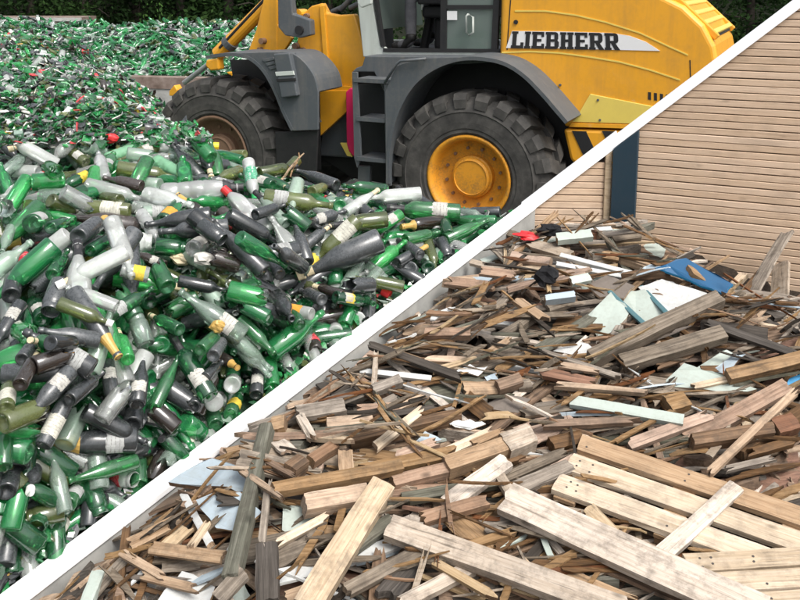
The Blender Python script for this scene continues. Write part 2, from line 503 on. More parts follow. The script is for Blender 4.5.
G = []
for u, v, t in [(-70, 590, 3.2), (0, 480, 3.5), (80, 480, 3.68), (-80, 470, 3.45), (0, 380, 3.8), (100, 380, 4.02), (190, 390, 4.2), (-90, 360, 3.8),
                (0, 280, 4.25), (100, 280, 4.4), (200, 280, 4.58), (290, 290, 4.78), (-100, 260, 4.35), (0, 200, 4.95), (100, 200, 5.0),
                (200, 205, 5.08), (300, 215, 5.2), (385, 225, 5.36), (440, 232, 5.5), (0, 150, 5.7), (100, 150, 5.7), (170, 152, 5.68), (-120, 150, 5.8),
                (240, 172, 5.6), (320, 187, 5.68), (400, 199, 5.78), (470, 211, 5.9), (0, 105, 7.0), (80, 105, 6.9), (145, 118, 6.6), (-130, 105, 7.2),
                (0, 66, 9.0), (60, 58, 9.4), (112, 82, 8.6), (-150, 60, 9.0), (0, 38, 11.5), (70, 42, 11.5), (-150, 34, 11.5)]:
    G.append(at(u, v, t))
for s in np.linspace(-.2, 1.0, 8):
    p = a_pt(s) - an * .07; G.append((p[0], p[1], p[2] - .02))
    p = a_pt(s) + an * .35; G.append((p[0], p[1], p[2] - .22))
G += [(-3.6, 1.2, 0), (-2.4, 1.5, .12), (-1.6, 1.6, .2), (.3, 6.5, .7), (1.0, 6.4, .55), (.6, 7.2, 0), (-.5, 7.0, .55), (-.3, 7.8, 0), (-1.2, 7.9, .55),
      (-1.0, 8.8, 0), (-1.8, 9.4, .6), (-1.7, 10.5, 0), (-2.0, 13.5, 0), (-3.5, 14, .4), (-5, 14, .4), (-6, 9, 1.4), (-6, 6, .9), (-5.5, 4, .2), (1.5, 7.2, 0), (1.6, 9, 0), (0, 10, 0)]
GH = HM(-6.2, 1.6, 1.0, 14.2, .018, G)

Wc = []
for u, v, t in [(190, 600, 3.2), (400, 600, 3.12), (620, 600, 3.15), (820, 600, 3.15), (250, 500, 3.5), (400, 500, 3.6), (560, 500, 3.6), (720, 500, 3.6), (830, 500, 3.55),
                (300, 430, 3.95), (400, 430, 4.0), (520, 430, 4.0), (650, 430, 3.95), (780, 430, 3.9), (400, 350, 4.5), (500, 350, 4.5), (600, 350, 4.45), (700, 350, 4.35), (800, 360, 4.2),
                (480, 280, 5.0), (560, 280, 4.95), (640, 290, 4.85), (720, 300, 4.65), (520, 240, 5.4), (600, 236, 5.35), (650, 250, 5.2), (720, 280, 4.9), (800, 335, 4.5), (860, 370, 4.3)]:
    Wc.append(at(u, v, t))
for s in np.linspace(-.2, .97, 9):
    lo_ = .10 + .03 * max(0.0, min(1.0, (.28 - s) / .28))
    p = a_pt(s) + an * .06; Wc.append((p[0], p[1], p[2] - lo_)); p = a_pt(s) + an * .22; Wc.append((p[0], p[1], p[2] - lo_ * .95))
Wc += [(-1.5, 2.0, .35), (-.8, 1.6, .2), (0, 1.5, .2), (1, 1.5, .2), (2, 1.6, .2), (2.8, 2.2, .3), (3, 3.5, .5)]
WH = HM(-2.2, 3.3, 1.3, 6.0, .014, Wc)
def side_A(x, y):      # >0 on the wood side
    return (x - A0[0]) * an[0] + (y - A0[1]) * an[1]
def front_B(x, y):     # distance in front of the rear wall
    p = np.array([x, y, 0])
    return min(np.dot(p - np.array([AC[0], AC[1], 0]), n1_) if x < Q1[0] + .3 else 9, np.dot(p - np.array([Q1[0], Q1[1], 0]), n2_))

def heap_mesh(H, name, mat, keep, step, sink, lab):
    J = np.arange(0, len(H.ys), step); I = np.arange(0, len(H.xs), step)
    vid = -np.ones((len(J), len(I)), int); V = []; F = []
    for a, j in enumerate(J):
        for b, i in enumerate(I):
            x, y, z = H.xs[i], H.ys[j], H.base[j, i] - sink
            if z > -.02 and keep(x, y):
                vid[a, b] = len(V); V.append((x, y, z + random.uniform(-.02, .02)))
    for a in range(len(J) - 1):
        for b in range(len(I) - 1):
            q = (vid[a, b], vid[a, b + 1], vid[a + 1, b + 1], vid[a + 1, b])
            if min(q) >= 0: F.append(q)
    mb = MB(); mb.add(V, F)
    return tag(mb.build(name, mat, fix=False), lab, kind='stuff')
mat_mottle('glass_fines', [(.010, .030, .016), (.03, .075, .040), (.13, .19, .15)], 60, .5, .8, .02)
mat_mottle('wood_fines_gap_shade', [(.010, .007, .005), (.024, .017, .012), (.05, .036, .025)], 40, .95, .8, .02)  # near-black tones put the shade of the heap's gaps into the colour
mb = None
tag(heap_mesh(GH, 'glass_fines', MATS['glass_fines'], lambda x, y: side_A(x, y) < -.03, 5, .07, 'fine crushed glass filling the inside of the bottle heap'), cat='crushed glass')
tag(heap_mesh(WH, 'wood_fines_gap_shade', MATS['wood_fines_gap_shade'], lambda x, y: side_A(x, y) > .05 and front_B(x, y) > .02, 6, .12, 'wood crumbs inside the wood heap, coloured dark for gap shade'), cat='wood crumbs')

# ------------------------------------------------------------------ bottle glass, paper, foil
GL = {
    'dark':   mat_glass('glass_dark', (.032, .038, .039), (.10, .20, .10), .18, .75, .08, (.20, .215, .23)),
    'green':  mat_glass('glass_green', (.030, .22, .08), (.30, .76, .40), .60, .25, .04),
    'bright': mat_glass('glass_bright_green', (.05, .48, .15), (.40, .93, .50), .56, .10, .03),
    'olive':  mat_glass('glass_olive', (.17, .21, .06), (.66, .74, .38), .45, .28, .06),
    'pale':   mat_glass('glass_pale_green', (.46, .60, .50), (.82, .95, .86), .62, .25, .04, (.6, .62, .6), .25),
    'clear':  mat_glass('glass_clear', (.80, .83, .80), (.95, .98, .96), .70, .22, .04, (.7, .71, .7), .2),
    'brown':  mat_glass('glass_brown', (.035, .018, .011), (.38, .19, .08), .22, .30, .06),
    'pet':    mat_glass('plastic_clear', (.92, .93, .93), (.97, .98, .98), .58, .05, .07, (.8, .8, .8), .2),
    'petgreen': mat_glass('plastic_green', (.36, .74, .46), (.6, .96, .7), .42, .08, .10, (.6, .7, .6), .3),
}
def mat_paper(name, col, ink=(.10, .08, .08), amt=.6):
    m, nt, out = newmat(name)
    v = obj_coords(nt)
    n1 = noise(nt, v, 9, 5, .7); n2 = noise(nt, obj_coords(nt, (30, 30, 110)), 1.0, 2, .5)
    sp = nt.nodes.new('ShaderNodeSeparateXYZ'); tc = nt.nodes.new('ShaderNodeTexCoord'); nt.links.new(tc.outputs['Object'], sp.inputs[0])
    w = math_(nt, 'SINE', math_(nt, 'MULTIPLY', sp.outputs[2], 140.0))
    line = math_(nt, 'MULTIPLY', ramp(nt, w, [(.62, (0, 0, 0)), (.7, (1, 1, 1))]), ramp(nt, n2, [(.47, (0, 0, 0)), (.53, (1, 1, 1))]))
    c = mix(nt, math_(nt, 'MULTIPLY', line, amt), col, ink)
    c = mix(nt, math_(nt, 'MULTIPLY', ramp(nt, n1, [(.42, (0, 0, 0)), (.7, (1, 1, 1))]), .75), c, tuple(x * .45 for x in col))
    princ(nt, out, c, .75, normal=bump(nt, n1, .2, .01), spec=.3)
    return m
PAPER = {
    'w': mat_paper('paper_white', (.50, .49, .45)), 'n': mat_paper('paper_cream', (.58, .57, .49)), 'y': mat_paper('paper_yellow', (.70, .52, .06)),
    'r': mat_paper('paper_red', (.52, .035, .05), (.7, .6, .6)), 'o': mat_paper('paper_orange', (.75, .33, .05)), 'b': mat_paper('paper_green', (.08, .34, .2), (.7, .7, .7)),
    's': mat_paper('paper_silver', (.38, .39, .38))}
mat_paint('foil_gold', (.52, .33, .09), .35, .3); mat_paint('cap_white', (.80, .80, .78), .45, .2); mat_paint('cap_yellow', (.85, .62, .03), .4, .15)
mat_paint('cap_red', (.62, .02, .025), .4, .2); mat_paint('foil_cream', (.62, .52, .34), .5, .35); mat_paint('foil_black', (.02, .02, .022), .35, .3, (.15, .15, .15))
mat_paint('foil_silver', (.42, .42, .42), .35, .3); mat_paint('cap_green', (.02, .35, .10), .4, .2)
CAPS = {'g': ('neck_foil', 'foil_gold', .70, 1.0), 'c': ('cap', 'cap_white', .90, 1.015), 'Y': ('cap', 'cap_yellow', .90, 1.015), 'R': ('cap', 'cap_red', .88, 1.012),
        'k': ('neck_foil', 'foil_cream', .82, 1.008), 'f': ('neck_foil', 'foil_black', .76, 1.006), 'S': ('neck_foil', 'foil_silver', .74, 1.006), 'G': ('cap', 'cap_green', .90, 1.015)}

PROF = {   # (radius / length, max real length, profile [(z, r as fraction of radius)])
    'wine': (.127, .31, [(.055, .0), (.045, .45), (.0, .80), (.004, .93), (.02, 1), (.60, 1), (.645, .955), (.69, .80), (.725, .58), (.76, .43), (.80, .385), (.935, .36), (.937, .44), (.968, .44), (.972, .37), (1, .37), (1, .27), (.93, .26)]),
    'burgundy': (.138, .31, [(.06, .0), (.045, .45), (.0, .80), (.005, .93), (.02, 1), (.44, 1), (.50, .97), (.57, .87), (.65, .66), (.72, .48), (.80, .37), (.94, .33), (.942, .42), (.972, .42), (.975, .35), (1, .35), (1, .26), (.93, .25)]),
    'champagne': (.146, .32, [(.08, .0), (.06, .45), (.0, .78), (.006, .92), (.025, 1), (.42, 1), (.50, .95), (.58, .82), (.66, .62), (.74, .45), (.85, .35), (.90, .33), (.905, .42), (.94, .43), (.965, .36), (1, .36), (1, .27), (.93, .25)]),
    'hock': (.113, .34, [(.04, .0), (.03, .45), (.0, .80), (.004, .93), (.02, 1), (.46, 1), (.53, .96), (.62, .80), (.72, .58), (.82, .43), (.945, .36), (.947, .45), (.975, .45), (1, .40), (1, .28), (.93, .27)]),
    'beer': (.133, .24, [(.03, .0), (.02, .45), (.0, .85), (.005, .95), (.02, 1), (.56, 1), (.62, .93), (.68, .75), (.75, .56), (.84, .45), (.945, .41), (.948, .50), (.985, .50), (1, .46), (1, .34), (.93, .33)]),
    'jar': (.29, .15, [(.03, .0), (.03, .5), (.0, .86), (.02, 1), (.72, 1), (.80, .92), (.84, .82), (.86, .86), (.98, .86), (1, .80), (.97, .76), (.85, .76)]),
    'pet': (.135, .33, [(.03, .0), (.015, .4), (.0, .65), (.03, .92), (.07, 1), (.20, 1), (.22, .94), (.24, 1), (.34, 1), (.36, .94), (.38, 1), (.50, 1), (.52, .93), (.54, 1), (.66, 1), (.74, .90), (.82, .62), (.88, .36), (.915, .32), (.92, .40), (.935, .40), (.94, .32), (1, .32), (1, .26)]),
    'stub': (.25, .16, [(.11, .0), (.09, .45), (.0, .80), (.008, .93), (.04, 1), (.55, 1), (.80, 1), (1.0, 1), (.8, .93), (.3, .93)]),
}
_bm = {}
def lathe(kind, seg, jag=0.0, crumple=0.0, simple=False):
    R, _, pr = PROF[kind]
    if simple: pr = [p for i, p in enumerate(pr[2:-1]) if i % 2 == 0 or i in (1, 9)]
    V = []; F = []
    rs = random.Random(hash(kind) % 1000 + seg)
    n = len(pr)
    ph = [rs.uniform(0, 6.3) for _ in range(4)]
    for i, (z, r) in enumerate(pr):
        for k in range(seg):
            a = 2 * math.pi * k / seg
            rr = r * R
            zz = z
            if jag and z > .79: zz = z - jag * abs(math.sin(a * 2.5 + ph[0]) * .6 + math.sin(a * 7 + ph[1]) * .4) * (1 if z > .9 else .3)
            if crumple and .03 < z < .8:
                rr *= 1 - crumple * max(0, math.sin(3 * a + 9 * z + ph[0]) * math.sin(11 * z + ph[1] + 2 * a)) - crumple * .5 * max(0, math.sin(5 * a - 14 * z + ph[2]))
            V.append((rr * math.cos(a), rr * math.sin(a), zz))
    for i in range(n - 1):
        for k in range(seg):
            k2 = (k + 1) % seg
            F.append((i * seg + k, i * seg + k2, (i + 1) * seg + k2, (i + 1) * seg + k))
    return V, F
def body_mesh(kind, col, crumple=0.0):
    key = (kind, col, crumple)
    if key not in _bm:
        V, F = lathe(kind, 20, .35 if kind == 'stub' else 0, crumple)
        mb = MB(); mb.add(V, F)
        _bm[key] = mb.mesh('bottle_body', GL[col], True)
    return _bm[key]
def prof_r(kind, z):
    R, _, pr = PROF[kind]
    outer = [p for p in pr[2:] ]
    zs = [p[0] for p in outer]; 
    for (z0, r0), (z1, r1) in zip(outer, outer[1:]):
        if z0 <= z <= z1 and z1 > z0: return R * (r0 + (r1 - r0) * (z - z0) / (z1 - z0))
    return R * outer[-3][1]
_lm = {}
def label_mesh(kind, code):
    key = (kind, code)
    if key in _lm: return _lm[key]
    R = PROF[kind][0] * 1.014
    z0, z1, arc = {'w': (.17, .40, 1.9), 'n': (.12, .46, 2.9), 'y': (.2, .44, 2.4), 'r': (.2, .46, 3.0), 'o': (.2, .5, 2.6), 'b': (.25, .62, 6.25), 's': (.14, .36, 2.4)}[code]
    if kind == 'jar': z0, z1 = .15, .6
    if kind == 'stub': z0, z1 = .12, .5
    n = 12; V = []; F = []
    rs = random.Random(len(_lm))
    for k in range(n + 1):
        a = -arc / 2 + arc * k / n
        tear0 = rs.uniform(0, .02); tear1 = rs.uniform(0, .035)
        for z, rr in ((z0 + tear0, R), (z1 - tear1, R), (z1 - tear1, R * .985), (z0 + tear0, R * .985)):
            V.append((rr * math.cos(a), rr * math.sin(a), z))
    for k in range(n):
        for j in range(4):
            F.append((k * 4 + j, k * 4 + (j + 1) % 4, (k + 1) * 4 + (j + 1) % 4, (k + 1) * 4 + j))
    F += [(0, 1, 2, 3), tuple(n * 4 + j for j in (3, 2, 1, 0))]
    mb = MB(); mb.add(V, F)
    _lm[key] = mb.mesh('paper_label', PAPER[code], False); fixn(_lm[key])
    return _lm[key]
def cap_mesh(kind, code):
    key = (kind, 'cap' + code)
    if key in _lm: return _lm[key]
    nm, mt, z0, z1 = CAPS[code]
    if kind == 'champagne' and code in 'gS': z0 = .60
    zs = np.linspace(z0, z1, 6); seg = 14; V = []; F = []
    for z in zs:
        r = (prof_r(kind, min(z, .985)) if nm == 'neck_foil' else max(prof_r(kind, .93), prof_r(kind, .96)) * 1.06) * 1.06
        for k in range(seg):
            a = 2 * math.pi * k / seg; w = 1 + .03 * (k % 2)
            V.append((r * w * math.cos(a), r * w * math.sin(a), z))
    for i in range(5):
        for k in range(seg): F.append((i * seg + k, i * seg + (k + 1) % seg, (i + 1) * seg + (k + 1) % seg, (i + 1) * seg + k))
    F.append(tuple(5 * seg + k for k in range(seg)))
    mb = MB(); mb.add(V, F)
    _lm[key] = mb.mesh(nm, MATS[mt], False)
    return _lm[key]

COLW = {'dark': 'dusty black', 'green': 'deep green', 'bright': 'bright green', 'olive': 'olive', 'pale': 'pale green', 'clear': 'cloudy clear', 'brown': 'dark brown', 'pet': 'clear plastic', 'petgreen': 'light green plastic'}
KINDW = {'wine': 'wine bottle', 'burgundy': 'sloping bottle', 'champagne': 'champagne bottle', 'hock': 'slim bottle', 'beer': 'small bottle', 'jar': 'jar', 'pet': 'bottle', 'stub': 'broken bottle'}
FEATW = {'w': 'white label', 'n': 'big cream label', 'y': 'yellow label', 'r': 'red label', 'o': 'orange label', 'b': 'green band', 's': 'silver label', 'g': 'gold neck', 'c': 'white cap', 'Y': 'yellow cap', 'R': 'red cap', 'k': 'cream neck', 'f': 'black neck', 'S': 'silver neck', 'G': 'green cap'}
def img_dir(p, q):
    a = project(p); b = project(q)
    dx, dy = b[0] - a[0], -(b[1] - a[1])
    if math.hypot(dx, dy) < 16: return None
    k = int(round(math.degrees(math.atan2(dy, dx)) / 45)) % 8
    return ['right', 'upper right', 'up', 'upper left', 'left', 'lower left', 'down', 'lower right'][k]
def glass_region(u, v):
    if v < 132: return 'on far crest'
    if u > 375: return 'near rear wheel'
    if abs(strip_v(u) - v) < 62: return 'beside white coping'
    if v < 215 and u >= 150: return 'below front wheel'
    if u < 55: return "photo's left edge"
    if v < 215: return 'upper left heap'
    if v > 410: return 'lower left heap'
    return 'mid heap, left' if u < 150 else ('mid heap, centre' if u < 260 else 'mid heap, right')
LAB = []     # (object, description, u, v)
COVER = np.zeros((600, 800), bool)
def cover_line(u0, v0, u1, v1, w):
    n = int(max(2, math.hypot(u1 - u0, v1 - v0)))
    for k in range(n + 1):
        u = u0 + (u1 - u0) * k / n; v = v0 + (v1 - v0) * k / n
        a, b, c, d = int(v - w), int(v + w + 1), int(u - w), int(u + w + 1)
        COVER[max(0, a):max(0, b), max(0, c):max(0, d)] = True
def put_bottle(kind, col, base, axis, L, feat, face=None, crumple=0.0):
    axis = np.array(axis, float); axis /= np.linalg.norm(axis)
    f = np.array(face if face is not None else [0, -.6, .8], float)
    x = f - axis * f.dot(axis)
    if np.linalg.norm(x) < 1e-3: x = np.cross(axis, [1, 0, .3])
    x /= np.linalg.norm(x); y = np.cross(axis, x)
    M = Matrix(((x[0], y[0], axis[0], base[0]), (x[1], y[1], axis[1], base[1]), (x[2], y[2], axis[2], base[2]), (0, 0, 0, 1))) @ Matrix.Scale(L, 4)
    name = {'jar': 'jar', 'pet': 'plastic_bottle', 'stub': 'broken_bottle', 'beer': 'beer_bottle', 'champagne': 'champagne_bottle'}.get(kind, 'wine_bottle')
    root = empty(name, mat=M)
    link('body', body_mesh(kind, col, crumple), root)
    fw = []
    for c in feat:
        if c in PAPER: link('paper_label', label_mesh(kind, c), root); fw.append(FEATW[c])
        elif c in CAPS and kind not in ('jar', 'stub'): link(CAPS[c][0], cap_mesh(kind, c), root); fw.append(FEATW[c])
    root['category'] = 'jar' if kind == 'jar' else 'bottle'
    root['group'] = 'bottles and jars on the glass heap'
    tip = np.array(base) + axis * L
    c = (np.array(base) + tip) / 2; u, v, t = project(c)
    d = img_dir(base, tip)
    desc = COLW[col] + ' ' + KINDW[kind]
    if crumple: desc = 'crumpled ' + desc
    if fw: desc += ', ' + ', '.join(fw[:2])
    desc += (', ' + ('open end ' if kind in ('stub', 'jar') else 'neck ') + d) if d else ', seen end on'
    desc += ', ' + glass_region(u, v)
    LAB.append((root, desc, u, v))
    return root
def stamp_bottle(H, base, axis, L, r):
    ay = np.cross([0, 0, 1], axis); nn = np.linalg.norm(ay)
    ay = ay / nn if nn > 1e-3 else np.array([1.0, 0, 0])
    C = np.array(base) + np.array(axis) * L * .36
    H.stamp(C, np.array(axis), ay, L * .72, r * 1.5, r * .80)
    C = np.array(base) + np.array(axis) * L * .86
    H.stamp(C, np.array(axis), ay, L * .28, r * .6, r * .35)

# ------------------------------------------------------------------ bottles read off the photograph: kind, glass, base pixel, mouth pixel, features
HERO = """
pet clear 46 176 0 198 r
wine clear 42 197 -4 213 -
wine green 95 172 56 190 y
pet pet 105 180 98 152 -
pet petgreen 106 159 141 146 -
wine olive 117 168 180 178 -
wine olive 157 146 118 161 w
wine clear 86 185 148 201 -
beer brown 142 186 104 178 -
wine green 85 190 42 206 -
wine olive 130 211 67 205 n
burgundy brown 139 227 65 216 -
burgundy olive 29 204 27 242 -
beer pale 11 228 2 252 -
jar clear 116 240 152 243 -
pet pet 141 213 157 238 -
jar clear 133 207 158 213 -
wine green 90 251 118 234 -
wine dark 57 257 83 231 -
beer green 6 211 28 207 -
pet pet 156 145 218 146 Y
pet petgreen 156 160 186 177 -
hock bright 242 160 205 151 -
beer olive 245 151 224 151 -
pet pet 248 160 255 199 bG
wine olive 259 173 297 166 f
wine dark 233 187 184 176 s
burgundy olive 240 171 212 180 -
pet pet 160 194 243 187 -
beer brown 213 223 177 195 wg
wine bright 225 203 188 200 -
pet pet 271 233 224 189 R
wine brown 221 211 257 248 rc
hock pale 286 224 255 192 f
wine dark 228 227 158 232 -
stub green 163 222 180 205 o
jar green 155 246 186 249 -
wine olive 264 197 333 206 -
stub bright 340 206 336 196 -
hock clear 345 213 378 190 k
stub bright 367 216 365 200 -
wine dark 308 223 346 211 w
wine olive 358 219 311 265 nc
champagne dark 381 240 298 276 k
burgundy dark 307 263 294 220 -
beer bright 401 214 366 237 w
wine dark 357 229 394 213 -
wine green 460 213 387 208 wf
wine brown 442 221 401 227 g
wine bright 369 270 406 241 -
champagne dark 342 267 398 297 R
wine dark 397 263 427 246 g
stub green 436 270 434 257 -
wine dark 462 256 432 240 s
beer green 474 223 452 220 -
hock green 451 241 494 221 -
wine clear 17 251 44 283 rf
burgundy dark 11 296 20 262 E
wine green 43 319 31 293 wE
wine clear 127 251 58 286 kc
wine clear 117 307 66 287 -
wine green 107 317 153 288 s
wine olive 58 303 112 324 c
jar pale 146 345 136 317 -
champagne dark 99 341 38 330 -
champagne dark 93 370 24 331 s
wine dark 21 303 -8 352 w
jar clear 149 275 121 270 y
beer brown 165 263 131 249 wc
wine green 52 275 68 250 -
champagne dark 298 250 234 262 s
wine dark 178 281 230 291 -
wine bright 227 261 260 284 -
burgundy pale 243 337 179 291 w
stub bright 228 290 268 300 -
stub bright 268 318 240 303 -
stub bright 162 345 162 330 -
stub green 187 345 188 330 -
wine clear 312 314 270 306 o
champagne bright 271 352 323 312 -
wine brown 319 352 311 324 r
stub green 283 300 288 284 w
jar clear 262 296 250 286 -
wine green 335 297 373 303 wy
beer brown 343 295 314 286 k
jar clear 364 322 364 312 -
stub clear 336 333 335 318 -
wine green 375 303 398 311 -
champagne dark 71 370 24 422 w
wine dark 43 446 76 384 n
champagne dark 137 440 40 445 gs
wine dark 107 362 115 414 w
champagne dark 137 405 144 356 w
champagne dark 173 421 121 412 w
wine olive 6 409 10 377 n
wine green 4 468 7 410 k
hock green 137 461 68 481 -
champagne dark 6 492 18 455 -
wine green 144 488 142 436 g
wine dark 190 474 147 444 s
hock green 154 408 179 356 -
wine green 188 417 161 440 -
hock clear 189 455 199 402 n
stub green 217 426 212 408 -
wine dark 258 396 261 355 w
wine bright 284 392 279 352 -
beer brown 217 354 238 368 g
wine green 236 418 246 392 y
wine dark 194 407 204 378 n
jar clear 214 402 207 388 -
wine dark 5 566 18 485 -
hock bright 46 548 32 474 c
wine green 58 524 45 480 -
wine olive 52 548 82 498 nf
wine dark -4 596 29 543 c
jar clear 128 486 152 490 r
wine dark 36 458 30 492 c
wine dark 22 360 46 330 -
wine brown 20 385 38 352 k
wine dark 70 400 104 372 -
beer dark 205 378 222 362 -
stub clear 232 385 236 372 -
wine green 200 350 222 330 -
wine dark 213 356 225 336 -
wine dark 12 90 52 87 -
hock pale 36 48 88 52 R
jar pet 113 136 114 120 -
jar pale 121 126 151 124 -
wine green 180 330 150 315 -
wine green 60 345 30 340 -
wine dark 88 432 120 470 -
hock green 68 505 90 470 -
wine dark 95 512 118 480 -
stub green 120 340 105 355 -
wine bright 128 360 118 330 -
wine dark 300 250 330 226 -
stub dark 410 268 425 275 -
wine green 300 325 285 300 -
wine green 405 240 440 232 -
wine dark 420 255 398 240 -
beer olive 178 300 165 280 -
wine dark 322 300 300 290 -
hock dark 280 275 262 250 -
wine green 50 228 72 220 -
wine green 190 190 212 178 -
wine dark 255 215 285 205 -
wine green 300 195 283 186 -
wine olive 120 200 96 196 -
"""
heroes = [l.split() for l in HERO.strip().splitlines()]
for h in heroes:
    u0, v0, u1, v1 = map(float, h[2:6])
    cover_line(u0, v0, u0 + (u1 - u0) * .7, v0 + (v1 - v0) * .7, 6)

def ok_glass(x, y, r=.06): return side_A(x, y) < -(.05 + r)
def merge(V, F, M, mb, mi):
    P = np.asarray(V) @ M[:3, :3].T + M[:3, 3]
    mb.add(P, F, mi)
def frame_from_axis(axis, up=(0, 0, 1)):
    z = np.array(axis, float); z /= np.linalg.norm(z)
    x = np.cross(up, z); 
    if np.linalg.norm(x) < 1e-3: x = np.cross([1, 0, 0], z)
    x /= np.linalg.norm(x); return np.c_[x, np.cross(z, x), z]

# ---- the uncounted mass: lower layer of bottles and broken glass
GORDER = ['dark', 'green', 'bright', 'olive', 'pale', 'clear', 'brown', 'pet', 'petgreen']
lo = {k: lathe(k, 9, .35 if k == 'stub' else 0, simple=False) for k in PROF}
fill = MB()
rs = random.Random(5)
pix_pool = []
cnt = 0
while cnt < 1850:
    u = rs.uniform(-230, 500); v = rs.uniform(40, 600)
    if v > strip_v(u) + 5 or v > 640: continue
    if u < -40 and v > 590: continue
    if v < 140 and rs.random() < .25: continue
    hp = GH.hit(u, v)
    if hp is None: continue
    P, t = hp
    if t > 11: continue
    kind = rs.choice(['wine', 'wine', 'burgundy', 'hock', 'beer', 'champagne', 'stub', 'stub', 'jar'])
    R, Lm, _ = PROF[kind]; L = Lm * rs.uniform(.85, 1.0); r = R * L
    if not ok_glass(P[0], P[1], L * .28): continue
    C, ax, ay, az = GH.drop(P[0], P[1], rs.uniform(0, 6.28), L, r * 1.5)
    base = C + az * r * .75 - ax * L / 2 - np.array([0, 0, .05])
    col = rs.choices(GORDER, [20, 26, 18, 7, 12, 14, 3, 0, 0])[0]
    M = np.eye(4); M[:3, :3] = frame_from_axis(ax) * L; M[:3, 3] = base
    merge(*lo[kind], M, fill, GORDER.index(col))
    if cnt % 2: stamp_bottle(GH, base, ax, L, r)
    cnt += 1
o = fill.build('bottle_mass', [GL[c] for c in GORDER], smooth=True, fix=False)
tag(o, 'uncounted bottles packed under the top layer of the glass heap', 'bottles', kind='stuff')

# ---- individual bottles in the gaps, then the ones read off the photograph
rs = random.Random(21)
n_auto = 300 - len(heroes); made = 0; tries = 0
while made < n_auto and tries < 16000:
    tries += 1
    u = rs.uniform(2, 452); v = rs.uniform(108, 590)
    if v > strip_v(u) - 6 or v < (112 if u < 150 else 140) + max(0, (u - 180) * .24): continue
    if COVER[int(v), int(u)]: continue
    hp = GH.hit(u, v, .02, False)
    if hp is None or hp[1] > 6.9: continue
    P, t = hp
    kind = rs.choice(['wine', 'wine', 'wine', 'burgundy', 'hock', 'beer', 'champagne', 'stub', 'stub', 'jar'])
    R, Lm, _ = PROF[kind]; L = Lm * rs.uniform(.92, 1.12); r = R * L
    if not ok_glass(P[0], P[1], L * .35): continue
    C, ax, ay, az = GH.drop(P[0], P[1], rs.uniform(0, 6.28), L, r * 1.5, .75)
    base = C + az * r * .80 - ax * L / 2
    if abs(ax[2]) > (.3 if u > 300 else .62): continue
    if u > 380 and C[2] > GH.get(P[0], P[1], True) + .10: continue
    pj = project(base + ax * L / 2)
    if abs(pj[1] - v) > 18: continue
    col = rs.choices(GORDER, [22, 22, 18, 8, 12, 15, 3, 0, 0])[0]
    feat = rs.choices(['', 'w', 'n', 's', 'f', 'k', 'wf', 'g', 'c', 'y', 'r'], [72, 3, 1, 6, 7, 4, 1, 3, 2, 1, .6])[0]
    put_bottle(kind, col, base, ax, L, feat)
    stamp_bottle(GH, base, ax, L, r)
    q0, q1 = project(base), project(base + ax * L)
    cover_line(q0[0], q0[1], q0[0] + (q1[0] - q0[0]) * .7, q0[1] + (q1[1] - q0[1]) * .7, 6)
    made += 1
heroes.sort(key=lambda h: (float(h[3]) + float(h[5])))
